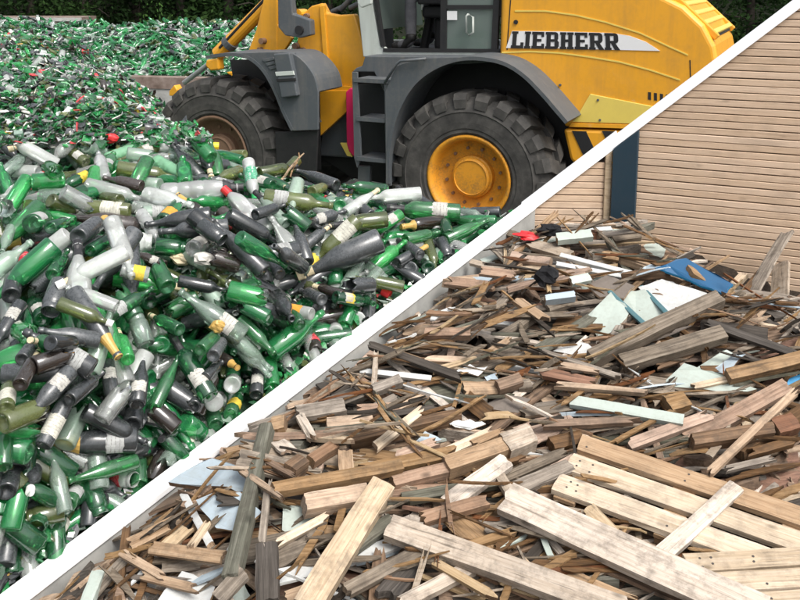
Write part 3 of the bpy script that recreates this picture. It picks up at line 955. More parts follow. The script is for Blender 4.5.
for h in heroes:
    kind, col = h[0], h[1]; u0, v0, u1, v1 = map(float, h[2:6]); feat = '' if h[6] == '-' else h[6]
    R, Lm, _ = PROF[kind]
    endon = math.hypot(u1 - u0, v1 - v0) < 17 or 'E' in feat
    crumple = .16 if (kind == 'pet' and (u0 + v0) % 2 < 1) else 0.0
    def on_heap(u, v):      # where a sight line just clears the crest, take the crest's own distance
        for dv in range(0, 48, 4):
            h_ = GH.hit(u, v + dv, .04)
            if h_ is not None and (h_[1] < 6.3 or u < 150): return CAMP + ray(u, v) * h_[1], h_[1]
        return None
    hp = on_heap(u0, v0)
    if hp is None: continue
    E0, t0 = hp
    d0, d1_ = ray(u0, v0), ray(u1, v1)
    if endon:
        L = Lm; r = R * L
        axis = d0 / np.linalg.norm(d0) + np.array([(u1 - u0) * .012, 0, -(v1 - v0) * .018 - .12]); axis /= np.linalg.norm(axis)
        base = E0.copy()
    else:
        hp1 = on_heap(u1, v1)
        t1 = hp1[1] if hp1 else t0
        t1 = min(max(t1, t0 - .2), t0 + .2)
        E1 = CAMP + d1_ * t1
        L = float(np.linalg.norm(E1 - E0)); Lt = min(max(L, Lm * .85), Lm * 1.16)
        if abs(Lt - L) > 1e-3:
            w = CAMP - E0; a = d1_.dot(d1_); b = 2 * d1_.dot(w); c = w.dot(w) - Lt * Lt
            disc = b * b - 4 * a * c
            if disc > 0:
                roots = [(-b - math.sqrt(disc)) / (2 * a), (-b + math.sqrt(disc)) / (2 * a)]
                t1 = min(roots, key=lambda q: abs(q - t1))
            else: t1 = -b / (2 * a)
            E1 = CAMP + d1_ * t1
        L = float(np.linalg.norm(E1 - E0)); axis = (E1 - E0) / L; base = E0
        L = max(L, .12)
    r = R * L
    sc = 1.0
    for k in range(45):     # bring it forward along its sight lines until it lies on what is already there
        b_ = CAMP + (base - CAMP) * sc; L_ = L * sc
        ss = np.linspace(.08, .95, 12) * L_
        if endon: ss = ss[:3]
        Pp = b_[None, :] + axis[None, :] * ss[:, None]
        rad = np.where(ss > .7 * L_, r * .4, r * .85)
        pen = GH.get(Pp[:, 0], Pp[:, 1]) - (Pp[:, 2] - rad)
        if np.quantile(pen, .75) < .012: break
        if max(side_A(b_[0], b_[1]), side_A(*(b_ + axis * L_)[:2])) + .05 + r > 0: break
        sc -= .004
    base = b_; L = L_
    gap = float(-pen.max())
    if gap > .015: base = base - np.array([0, 0, gap - .008])      # let it down on to the heap
    if not endon and feat == '' and (int(u0) % 4 == 0): feat = random.choice(['s', 'f', 'k', ''])
    sd = max(side_A(base[0], base[1]), side_A(*(base + axis * L)[:2])) + .045 + R * L
    if sd > 0: base = base - an * min(sd, .16)
    mid = base + axis * L * .4
    put_bottle(kind, col, base, axis, L, feat.replace('E', ''), face=(CAMP - mid) / np.linalg.norm(CAMP - mid) + np.array([0, 0, .35]) + rng.normal(0, .18, 3), crumple=crumple)
    stamp_bottle(GH, base, axis, L, R * L)

# ---- crushed glass: shards over the crest and between the bottles
sh = MB()
rs = random.Random(9)
mat_paint('scrap_paper', (.62, .60, .55), .7, .4); mat_paint('scrap_cap', (.55, .06, .07), .5, .3)
SH_M = [GL[c] for c in GORDER[:7]] + [MATS['scrap_paper'], MATS['scrap_cap'], MATS['foil_gold'], MATS['cap_white']]
def shard(mb, P, nrm, size, mi, curved):
    e1 = np.cross(nrm, rng.normal(size=3)); e1 /= np.linalg.norm(e1) + 1e-9; e2 = np.cross(nrm, e1)
    k = rs.choice([4, 5, 5, 6])
    ang = [6.283 * (i + rs.uniform(-.3, .3)) / k for i in range(k)]
    pts = [(size * rs.uniform(.45, 1) * math.cos(a), size * rs.uniform(.45, 1) * math.sin(a)) for a in ang]
    V = [P + e1 * x + e2 * y + nrm * (-curved * (x * x) / size) for x, y in pts]
    V += [p - nrm * .006 for p in V]
    F = [tuple(range(k)), tuple(range(k, 2 * k))[::-1]] + [(i, i + k, (i + 1) % k + k, (i + 1) % k) for i in range(k)]
    mb.add(V, F, mi)
cnt = 0
while cnt < 12500:
    crest = cnt < 7600
    if crest:
        v = rs.uniform(24, 146); u = rs.uniform(-130, 60 + min(150, max(0, (v - 30) * 1.5)))
    else:
        u = rs.uniform(-60, 500); v = rs.uniform(130, 600)
        if v > strip_v(u) - 4: continue
    hp = GH.hit(u, v, 0, not crest)
    if hp is None: cnt += 1; continue
    P, t = hp
    if t > 14 or not ok_glass(P[0], P[1], .02): cnt += 1; continue
    nrm = GH.normal(P[0], P[1]) + rng.normal(0, .45, 3); nrm /= np.linalg.norm(nrm)
    size = rs.uniform(.014, .036) * (1 + .07 * max(0, t - 5)) * (1.3 if crest else 1.25)
    mi = rs.choices(range(11), [18, 26, 24, 10, 13, 11, 6, 4, 1.3, 1.0, 2])[0]
    shard(sh, P + np.array([0, 0, rs.uniform(0, .045 if crest else .012)]), nrm, size, mi, rs.uniform(0, .8))
    cnt += 1
for _ in range(5200):       # the far slope, down to the yard
    x, y = rs.uniform(-4.5, 1.3), rs.uniform(5.2, 13.5)
    z = float(GH.get(x, y, True))
    if z < .02 or not ok_glass(x, y, .02) or side_A(x, y) > -.08: continue
    nrm = GH.normal(x, y) + rng.normal(0, .4, 3); nrm /= np.linalg.norm(nrm)
    shard(sh, np.array([x, y, z - rs.uniform(0, .06)]), nrm, rs.uniform(.03, .075), rs.choices(range(11), [18, 26, 24, 10, 13, 11, 6, 4, 1.3, 1.0, 2])[0], rs.uniform(0, .8))
o = sh.build('glass_shards', SH_M, fix=False)
tag(o, 'crushed green, clear and brown glass covering the crest of the heap', 'broken glass', kind='stuff')

# broken necks, bases and curved wall pieces mixed through the crushed glass
bp = MB(); cnt = 0; rs = random.Random(31)
lo3 = {k: lathe(k, 8, .45 if k == 'stub' else 0, simple=False) for k in ('stub', 'beer', 'jar', 'wine')}
while cnt < 900:
    v = rs.uniform(26, 150); u = rs.uniform(-120, 60 + min(150, max(0, (v - 30) * 1.5)))
    hp = GH.hit(u, v, 0, True)
    cnt += 1
    if hp is None or hp[1] > 13.5: continue
    P, t = hp
    kind = rs.choices(['stub', 'beer', 'jar', 'wine'], [6, 2, 2, 2])[0]; L = PROF[kind][1] * rs.uniform(.4, .9)
    ax = rng.normal(size=3); ax[2] *= .5; ax /= np.linalg.norm(ax)
    M = np.eye(4); M[:3, :3] = frame_from_axis(ax) * L; M[:3, 3] = P - ax * L / 2 + np.array([0, 0, rs.uniform(0, .05)])
    col = rs.choices(GORDER[:7], [16, 28, 24, 10, 10, 12, 5])[0]
    merge(*lo3[kind], M, bp, GORDER.index(col))
tag(bp.build('broken_bottle_mass', [GL[c] for c in GORDER], smooth=True, fix=False), 'broken bottle ends scattered through the crushed glass on the crest', 'broken glass', kind='stuff')

# ---- a splintered stick and a red lid lying on the glass
mat_wood('splinter', (.30, .17, .08), (.52, .33, .18), (.62, .43, .26))
def wob_stick(name, u0, v0, u1, v1, t, r, mat, label, cat):
    a, b = at(u0, v0, t), at(u1, v1, t * .995)
    mb = MB(); n = 6
    pts = [a + (b - a) * k / (n - 1) + rng.normal(0, .004, 3) - a for k in range(n)]
    mb.tube(pts, [r, r * 1.05, r, r * .9, r * .8, r * .5], 6)
    o = mb.build(name, mat); o.location = a
    return tag(o, label, cat)
hp = GH.hit(283, 176, .03); tt = hp[1] if hp else 5.3
wob_stick('splintered_stick', 279, 182, 303, 152, tt - .02, .008, MATS['splinter'], 'pale splintered stick poking up from bottles below the loader step', 'stick')
wob_stick('splintered_stick', 290, 176, 300, 154, tt - .05, .006, MATS['splinter'], 'shorter thin splinter beside the pale stick below the loader step', 'stick')
def lump(name, u, v, w, h, mat, label, cat, H=None, sq=.7, rough=.25, segs=10, depth=None, top=None):
    """crumpled rag or torn sheet lying on the heap"""
    H = H or GH
    hp = H.hit(u, v, .03, False)
    P, t = hp
    a = w * t / FPX; b = h * t / FPX; d = depth or a * .6
    r_ = np.random.default_rng(int(u * 7 + v)); V = []; F = []; rings = 7
    for i in range(rings + 1):
        ph = math.pi * i / rings
        for k in range(segs):
            th = 2 * math.pi * k / segs
            j = 1 + rough * math.sin(3 * th + i * 1.7 + u) * math.sin(ph) + r_.normal(0, rough * .35)
            V.append((a / 2 * math.sin(ph) * math.cos(th) * j, d / 2 * math.sin(ph) * math.sin(th) * j, b / 2 * math.cos(ph) * (1 + r_.normal(0, rough * .2))))
    for i in range(rings):
        for k in range(segs): F.append((i * segs + k, i * segs + (k + 1) % segs, (i + 1) * segs + (k + 1) % segs, (i + 1) * segs + k))
    mb = MB(); mb.add(V, F)
    o = mb.build(name, mat, smooth=False); o.location = P + np.array([0, 0, b * .25]); o.rotation_euler = (.2, .1, .2)
    return tag(o, label, cat)
lump('plastic_cup', 111, 141, 15, 11, MATS['cap_red'], 'crushed red plastic cup on the crest of the glass heap', 'cup', rough=.12)
lump('paper_scrap', 182, 262, 22, 13, MATS['foil_cream'], 'torn yellowish paper scrap among bottles in mid heap', 'paper')
lump('paper_scrap', 203, 262, 20, 14, MATS['scrap_paper'], 'torn red and white paper bag in the middle of the bottles', 'paper')
lump('carton_scrap', 218, 330, 14, 15, MATS['foil_gold'], 'small crushed brown carton lying on the pale sloping bottle', 'carton')

# ------------------------------------------------------------------ timber
WD = {
    'pine':  mat_wood('wood_pine', (.34, .24, .14), (.47, .355, .23), (.55, .435, .30), wear=.45),
    'pale':  mat_wood('wood_pale', (.33, .265, .20), (.45, .375, .30), (.53, .46, .385), wear=.55),
    'tan':   mat_wood('wood_tan', (.20, .124, .066), (.34, .225, .132), (.43, .305, .192)),
    'brown': mat_wood('wood_brown', (.075, .043, .023), (.155, .092, .051), (.24, .150, .088)),
    'grey':  mat_wood('wood_weathered', (.105, .083, .062), (.205, .168, .130), (.32, .27, .215), grey=.05),
    'dark':  mat_wood('wood_dark', (.022, .018, .015), (.05, .041, .033), (.09, .075, .062), grey=.1),
    'pink':  mat_wood('wood_pinkish', (.21, .130, .088), (.33, .220, .153), (.42, .295, .215)),
    'red':   mat_wood('wood_red_brown', (.10, .042, .024), (.19, .09, .05), (.26, .13, .075)),
    'green': mat_wood('wood_mossy', (.060, .060, .043), (.115, .112, .085), (.19, .183, .145), grey=.1),
    'white': mat_paint('board_white', (.52, .53, .52), .5, .55, (.25, .22, .18), 6),
    'mint':  mat_paint('board_mint', (.40, .455, .41), .5, .5, (.25, .24, .2), 6),
    'ice':   mat_paint('board_ice_blue', (.36, .43, .48), .45, .45, (.25, .24, .2), 6),
    'teal':  mat_paint('board_teal', (.07, .16, .18), .4, .3, (.2, .2, .18), 6),
    'blue':  mat_paint('board_blue', (.006, .085, .20), .4, .25, (.03, .06, .1), 6),
    'sky':   mat_paint('board_bright_blue', (.015, .30, .62), .4, .2, (.2, .2, .18), 6),
    'slate': mat_paint('board_grey_brown', (.15, .125, .105), .7, .4, (.06, .05, .04), 8),
}
mat_wood('wood_end_grain', (.16, .10, .06), (.28, .19, .12), (.36, .25, .17), grain=3)
MATS['cloth_black'] = mat_mottle('cloth_black', [(.008, .008, .009), (.014, .014, .016), (.022, .022, .024)], 30, .95, .5, .01)
TONEW = {'pine': 'fresh yellow', 'pale': 'pale', 'tan': 'tan', 'brown': 'brown', 'grey': 'weathered grey', 'dark': 'blackened', 'pink': 'pinkish', 'red': 'reddish brown', 'green': 'mossy grey',
         'white': 'white painted', 'mint': 'mint white', 'ice': 'ice blue', 'teal': 'teal', 'blue': 'deep blue', 'sky': 'bright blue', 'slate': 'grey-brown'}
def plank_geo(L, W, T, jag=.02, warp=.006, nx=7, ny=4, rs=random, taper=0.0, spike=0.0):
    """board with torn ends: grain along x, origin at its middle"""
    xs = np.linspace(-L / 2, L / 2, nx); V = []; F = []
    bow = rs.uniform(-1, 1) * warp * L * 2; tw = rs.uniform(-1, 1) * warp * 6; side = rs.uniform(-1, 1) * warp * L
    e0 = [abs(rs.gauss(0, jag)) for _ in range(ny)]; e1 = [abs(rs.gauss(0, jag)) + (rs.uniform(0, 3) * jag if spike and rs.random() < spike else 0) for _ in range(ny)]
    sk0, sk1 = rs.uniform(-1, 1) * jag, rs.uniform(-1, 1) * jag
    for top in (0, 1):
        for i, x in enumerate(xs):
            f = 2 * x / L; wscale = 1 - taper * max(0, f)
            for j in range(ny):
                y = (-W / 2 + W * j / (ny - 1)) * wscale
                xx = x
                if i == 0: xx += e0[j] + sk0 * (j / (ny - 1) - .5)
                if i == nx - 1: xx -= e1[j] + sk1 * (j / (ny - 1) - .5)
                z = (T / 2 if top else -T / 2) + bow * (f * f - .3) + tw * f * y
                edge = (j in (0, ny - 1))
                yy = y + side * (f * f) + (rs.gauss(0, W * .015) if edge else 0)
                V.append((xx, yy, z - (T * .06 if edge and top else 0)))
    n = nx * ny
    for i in range(nx - 1):
        for j in range(ny - 1):
            a = i * ny + j; q = (a, a + ny, a + ny + 1, a + 1)
            F.append(q[::-1]); F.append(tuple(k + n for k in q))
    for i in range(nx - 1):
        a, b = i * ny, (i + 1) * ny
        F.append((a, b, b + n, a + n)); a += ny - 1; b += ny - 1
        F.append((a, a + n, b + n, b))
    ends = []
    for i in (0, nx - 1):
        for j in range(ny - 1):
            a = i * ny + j; q = (a, a + 1, a + 1 + n, a + n)
            ends.append(len(F)); F.append(q if i else q[::-1])
    return V, F, ends
WLAB = []
WCOV = np.zeros((600, 800), bool)
def wcover(u0, v0, u1, v1, w):
    n = int(max(2, math.hypot(u1 - u0, v1 - v0)))
    for k in range(n + 1):
        u = u0 + (u1 - u0) * k / n; v = v0 + (v1 - v0) * k / n
        WCOV[max(0, int(v - w)):max(0, int(v + w + 1)), max(0, int(u - w)):max(0, int(u + w + 1))] = True
def wood_region(u, v):
    if strip_v(u) + 45 > v: return 'beside white coping'
    if u > 640 and v < 345: return 'by board wall, right'
    if v < 285: return 'by board wall'
    if u > 735: return "photo's right edge"
    if v > 480: return 'front left' if u < 250 else ('front centre' if u < 470 else 'front right')
    if v > 395: return 'mid heap, left' if u < 400 else ('mid heap, centre' if u < 580 else 'mid heap, right')
    return 'upper heap, centre' if u < 600 else 'upper heap, right'
def wood_desc(tone, L, W, T, p0, p1):
    a, b = project(p0), project(p1)
    if a[0] > b[0]: a, b = b, a
    dx, dy = b[0] - a[0], a[1] - b[1]
    ang = math.degrees(math.atan2(dy, max(dx, 1e-6)))
    ori = 'lying level' if abs(ang) < 9 else ('upright' if abs(ang) > 72 else ('rising steeply right' if ang > 38 else 'rising right' if ang > 0 else ('falling steeply right' if ang < -38 else 'falling right')))
    kind = 'stick' if max(W, T) < .034 else ('block' if L < .2 and T > .035 else 'offcut' if L < .22 else 'beam' if T > .042 else 'board' if W > .13 else 'plank')
    size = 'long ' if L > .75 else 'short ' if L < .3 and kind in ('plank', 'beam', 'stick') else 'wide ' if W > .16 else ''
    return kind, f"{size}{TONEW[tone]} {kind}, {ori}, {wood_region((a[0]+b[0])/2, (a[1]+b[1])/2)}"
def basis(ax, nrm):
    ax = ax / np.linalg.norm(ax); n = nrm - ax * nrm.dot(ax); n /= np.linalg.norm(n); ay = np.cross(n, ax)
    return ax, ay, n
def put_plank(C, ax, ay, az, L, W, T, tone, jag=.02, warp=.005, taper=0.0, name=None, label=None, nails=False):
    painted = tone in ('white', 'mint', 'ice', 'teal', 'blue', 'sky', 'slate')
    if painted: jag = .003
    V, F, ends = plank_geo(L, W, T, min(jag, L * .1), warp, ny=6, rs=RW, taper=taper, spike=.4 if jag > .01 else 0)
    mb = MB(); mb.add(V, F)
    for e in ends: mb.m[e] = 1
    kind, desc = wood_desc(tone, L, W, T, C - ax * L / 2, C + ax * L / 2)
    o = mb.build(name or {'stick': 'stick', 'block': 'wood_block', 'offcut': 'wood_offcut', 'beam': 'timber_beam', 'board': 'wood_board', 'plank': 'plank'}[kind], [WD[tone], WD['tan'] if painted else MATS['wood_end_grain'] if tone in ('pine', 'pale', 'tan', 'pink', 'red') else WD[tone]], fix=False)
    o.matrix_world = Matrix(((ax[0], ay[0], az[0], C[0]), (ax[1], ay[1], az[1], C[1]), (ax[2], ay[2], az[2], C[2]), (0, 0, 0, 1)))
    tag(o, None, {'stick': 'stick', 'block': 'wood block', 'offcut': 'offcut', 'beam': 'beam', 'board': 'board', 'plank': 'plank'}[kind], 'scrap timber on the wood heap')
    u, v, t = project(C)
    if label: o['label'] = label
    else: WLAB.append((o, desc, u, v))
    return o
RW = random.Random(3)

WHERO = """
445 281 497 287 8 .02 pink 0
424 334 471 334 8 .045 pink 0
462 281 519 279 5 .02 ice 0
511 257 551 263 8 .05 pink 0
528 243 574 257 9 .03 pale 0
556 239 592 235 8 .04 mint 0
600 254 642 262 8 .02 tan 0
560 256 642 277 4 .03 white 0
556 264 624 277 4 .02 white 0
588 231 612 229 4 .02 white 0
612 240 640 236 7 .04 grey 0
470 262 512 272 5 .02 pale 0
480 271 520 276 8 .02 pink 0
495 230 530 240 6 .03 grey 0
516 300 548 322 8 .03 tan 0
545 300 575 296 6 .05 ice 0
545 307 570 299 14 .03 grey 0
570 282 590 278 8 .03 mint 0
367 344 462 378 7 .025 dark 0
374 388 376 350 5 .02 pale 0
360 371 432 379 5 .02 white 0
283 398 368 394 7 .03 pale 0
372 391 401 380 9 .04 grey 0
424 359 480 361 6 .02 tan 0
482 359 512 338 7 .03 tan 0
430 372 478 358 5 .02 pine 0
463 390 499 389 13 .03 tan 0
497 388 521 380 11 .05 brown 0
517 387 531 385 9 .04 grey 0
560 365 600 372 6 .02 tan 0
540 352 620 378 5 .03 grey 0
555 385 650 393 5 .03 tan 0
540 372 600 385 9 .03 red 0
570 401 684 421 10 .03 mint 0
665 318 708 350 4 .02 brown 0
705 322 806 358 7 .02 dark 0
700 328 768 337 12 .06 dark 0
722 297 779 306 5 .03 red 0
727 377 806 358 12 .05 tan 0
609 292 648 328 4 .02 teal 0
641 287 672 319 4 .02 teal 0
590 359 720 298 14 .06 grey 0
621 364 724 334 14 .055 grey 0
643 384 662 382 16 .08 brown 0
666 407 686 401 16 .06 tan 0
690 388 760 372 6 .02 pine 0
625 447 712 415 11 .03 pink 0
686 441 788 386 16 .035 pink 0
691 443 773 431 12 .07 brown 0
773 430 795 424 17 .07 red 0
708 474 797 390 8 .025 tan 0
540 425 642 421 7 .03 brown 0
520 415 570 408 8 .03 grey 0
700 425 730 420 10 .03 tan 0
745 455 800 440 8 .03 brown 0
725 470 775 458 6 .02 grey 0
296 414 346 406 13 .03 grey 0
315 438 388 430 11 .06 green 0
326 426 373 421 11 .04 tan 0
355 411 402 408 9 .03 pink 0
385 416 440 408 6 .03 dark 0
372 409 400 395 7 .02 grey 0
395 410 425 396 6 .03 tan 0
272 428 286 425 13 .06 tan 0
300 416 313 440 9 .02 pale 0
310 462 335 446 10 .04 pink 0
289 473 303 463 13 .06 brown 0
374 448 426 407 9 .02 pine 0
394 458 440 441 9 .03 pink 0
272 491 402 467 11 .04 tan 0
360 472 458 452 12 .03 tan 0
391 484 448 470 11 .05 pink 0
445 468 507 447 15 .07 tan 0
440 456 497 430 9 .03 pine 0
470 445 505 430 7 .02 tan 0
503 449 532 438 20 .09 pale 0
498 482 567 452 10 .03 grey 0
505 494 572 466 14 .03 grey 0
400 500 500 482 10 .03 green 0
303 506 368 495 17 .06 tan 0
345 452 347 484 15 .025 tan 0
550 474 580 458 13 .02 pink 0
550 447 582 440 13 .06 brown 0
420 520 490 500 12 .03 pink 0
470 470 525 455 10 .03 brown 0
255 455 300 480 6 .02 brown 0
240 470 285 500 6 .02 tan 0
225 568 262 418 13 .05 green 0
261 548 269 480 7 .02 grey 0
183 494 211 546 8 .02 white 0
268 604 267 545 22 .04 dark 0
150 548 224 558 13 .015 tan 0
128 546 175 522 12 .015 tan 0
120 552 165 578 9 .015 tan 0
140 575 200 590 9 .015 tan 0
165 548 190 525 12 .015 pine 0
190 548 210 520 6 .015 pine 0
110 604 122 516 8 .02 brown 0
84 566 99 518 9 .02 brown 0
96 570 112 515 8 .02 dark 0
40 612 92 548 36 .05 tan 0
86 606 99 573 12 .03 mint 0
218 600 245 570 16 .02 grey 0
275 545 330 515 8 .02 pine 0
285 600 330 585 14 .03 tan 0
345 592 432 545 13 .03 grey 0
398 606 475 566 14 .03 pale 0
352 548 392 520 14 .03 green 0
455 550 520 530 8 .02 tan 0
430 560 500 600 8 .02 pine 0
445 506 507 461 17 .03 pale 0
498 474 528 522 10 .03 pale 0
588 508 640 562 13 .02 pine 0
304 612 382 487 26 .07 pine 0
388 527 626 612 24 .04 pale 0
503 498 766 616 32 .035 pale 0
520 560 560 600 9 .02 pine 0
560 570 640 604 8 .02 tan 0
"""
wheroes = [l.split() for l in WHERO.strip().splitlines()]
for h in wheroes:
    u0, v0, u1, v1, w = map(float, h[:5]); wcover(u0, v0, u1, v1, max(3, w * .5))
for (a, b, c, d) in ((575, 440, 800, 560), (680, 540, 800, 600)): WCOV[b:d, a:c] = True

def ok_wood(x, y, m=.05): return side_A(x, y) > .05 + m and front_B(x, y) > .03 + m * .7
TONES = list(WD.keys())
def strip_clear(C, ax, L, T, m=1):
    """True if a piece does not rise above the partition's coping"""
    for k in np.linspace(-.5, .5, 7):
        u, v, t = project(np.asarray(C) + np.asarray(ax) * L * k + np.array([0, 0, T / 2]))
        if u < 560 and v < strip_v(u) + m + 5: return False
    return True
TW_BACK = [5, 8, 22, 23, 21, 9, 8, 5, 5, 2.5, 1.5, 1.5, 0, 0, .0, 1.5]
TW_FRONT = [9, 10, 23, 20, 17, 9, 8, 3, 6, 1.5, .9, .9, 0, 0, .0, 1]
TW_FILL_SHADED = [3, 4, 17, 30, 18, 18, 6, 6, 6, 1, .6, .6, 0, 0, .1, 1.5]  # weathered browns and darks, weighted to paint in shade between the top pieces
def rand_piece(rs, v, fill=False):
    k = rs.random()
    if fill:
        if k < .5: return rs.uniform(.2, .6), rs.uniform(.012, .04), rs.uniform(.006, .016)
        if k < .8: return rs.uniform(.15, .5), rs.uniform(.035, .08), rs.uniform(.006, .022)
    if k < .52: L, W, T = rs.uniform(.3, .85), rs.uniform(.035, .085), rs.uniform(.008, .02)
    elif k < .64: L, W, T = rs.uniform(.12, .3), rs.uniform(.04, .09), rs.uniform(.01, .03)
    elif k < .88: L, W, T = rs.uniform(.3, .8), rs.uniform(.014, .03), rs.uniform(.008, .02)
    elif k < .93: L, W, T = rs.uniform(.2, .6), rs.uniform(.05, .08), rs.uniform(.035, .055)
    else: L, W, T = rs.uniform(.2, .4), rs.uniform(.12, .22), rs.uniform(.006, .015)
    return L, W, T
def rand_yaw(rs):
    return rs.gauss(0.0, .45) if rs.random() < .72 else rs.uniform(0, math.pi)
rs = random.Random(77)
wf = MB(); cnt = 0; tries = 0
def sample_pix(rs, wide=False):
    while True:
        u = rs.uniform(-30, 1030 if wide else 800); v = rs.uniform(215, 680 if wide else 600)
        if v < strip_v(u) + 8: continue
        if u > 640 and v < 240 + min(u - 640, 160) * .5: continue
        if u <= 640 and v < 226: continue
        return u, v
while cnt < 3300 and tries < 16000:
    tries += 1
    u, v = sample_pix(rs, True)
    hp = WH.hit(u, v)
    if hp is None: continue
    P, t = hp
    L, W, T = rand_piece(rs, v, True)
    if cnt > 1500: L *= .7
    yaw = rand_yaw(rs)
    ex = np.array([math.cos(yaw), math.sin(yaw)]) * L / 2
    if not (ok_wood(P[0] + ex[0], P[1] + ex[1], .01) and ok_wood(P[0] - ex[0], P[1] - ex[1], .01)): continue
    C, ax, ay, az = WH.drop(P[0], P[1], yaw, L, W)
    if C[2] > WH.get(P[0], P[1], True) + .13: continue
    C = C + az * T / 2 - np.array([0, 0, .012])
    if not strip_clear(C, ax, L, T): continue
    V, F, ends = plank_geo(L, W, T, .04, .014, nx=4, ny=4, rs=rs, taper=rs.choice([0, 0, .4, .7]))
    R = np.c_[ax, ay, az]
    tone = rs.choices(TONES, TW_FILL_SHADED)[0]
    # grain follows each piece: keep its own x axis in a stored coordinate
    wf.add(np.asarray(V) @ R.T + C, F, TONES.index(tone))
    if cnt % 2 == 0: WH.stamp(C, ax, ay, L * .95, W * .9, T / 2)
    cnt += 1
o = wf.build('scrap_wood_mass', [WD[t] for t in TONES], fix=False)
tag(o, 'uncounted small splinters and offcuts packed through the wood heap', 'wood scraps', kind='stuff')

# ---- broken sheets
def fill_cov(pix):
    us = [p[0] for p in pix]; vs = [p[1] for p in pix]; n = len(pix)
    for v in range(max(0, int(min(vs))), min(599, int(max(vs))) + 1):
        for u in range(max(0, int(min(us))), min(799, int(max(us))) + 1):
            c = False
            for k in range(n):
                (x0, y0), (x1, y1) = pix[k], pix[k - 1]
                if (y0 > v) != (y1 > v) and u < (x1 - x0) * (v - y0) / (y1 - y0) + x0: c = not c
            if c: WCOV[v, u] = True
def put_sheet(pix, tone, T, name, label, cat, off=.10, edge=None, lean=0.2):
    fill_cov(pix)
    if COV_ONLY: return
    us = np.mean([p[0] for p in pix]); vs = np.mean([p[1] for p in pix])
    hp = WH.hit(us, vs, off, True)
    P, t = hp
    nrm = WH.normal(P[0], P[1]); view = (CAMP - P) / np.linalg.norm(CAMP - P)
    nrm = nrm * (1 - lean) + view * lean + rng.normal(0, .05, 3); nrm /= np.linalg.norm(nrm)
    for k in range(40):
        sc = 1 - .0035 * k; P2 = CAMP + (P - CAMP) * sc
        pts = [hit_plane(u, v, P2, nrm) for u, v in pix]
        arr = np.array(pts + [P2]); pen = WH.get(arr[:, 0], arr[:, 1]) - arr[:, 2]
        if np.quantile(pen, .9) < .015: break
    c = np.mean(pts, 0); n = len(pts)
    rs_ = random.Random(int(us))
    ring = []
    for i in range(n):
        a, b = pts[i], pts[(i + 1) % n]
        for f in (0, .35, .7): ring.append(a + (b - a) * f + (rng.normal(0, .004, 3) if f else 0))
    m = len(ring)
    V = [p - c for p in ring] + [p - c - nrm * T for p in ring]
    F = [tuple(range(m)), tuple(range(m, 2 * m))[::-1]] + [(i, i + m, (i + 1) % m + m, (i + 1) % m) for i in range(m)]
    mb = MB(); mb.add(V, F)
    for i in range(2, len(F)): mb.m[i] = 1
    o = mb.build(name, [WD[tone], WD[edge or 'tan']]); o.location = c
    tag(o, label, cat, 'broken sheets on the wood heap')
    for a_ in np.linspace(-.5, .5, 5):
        pass
    tri = np.array(pts)
    for _ in range(900):
        w_ = rng.dirichlet(np.ones(n)); q = w_ @ tri
        j, i = WH.idx(q[0], q[1]); WH.h[j, i] = max(WH.h[j, i], q[2])
    return o
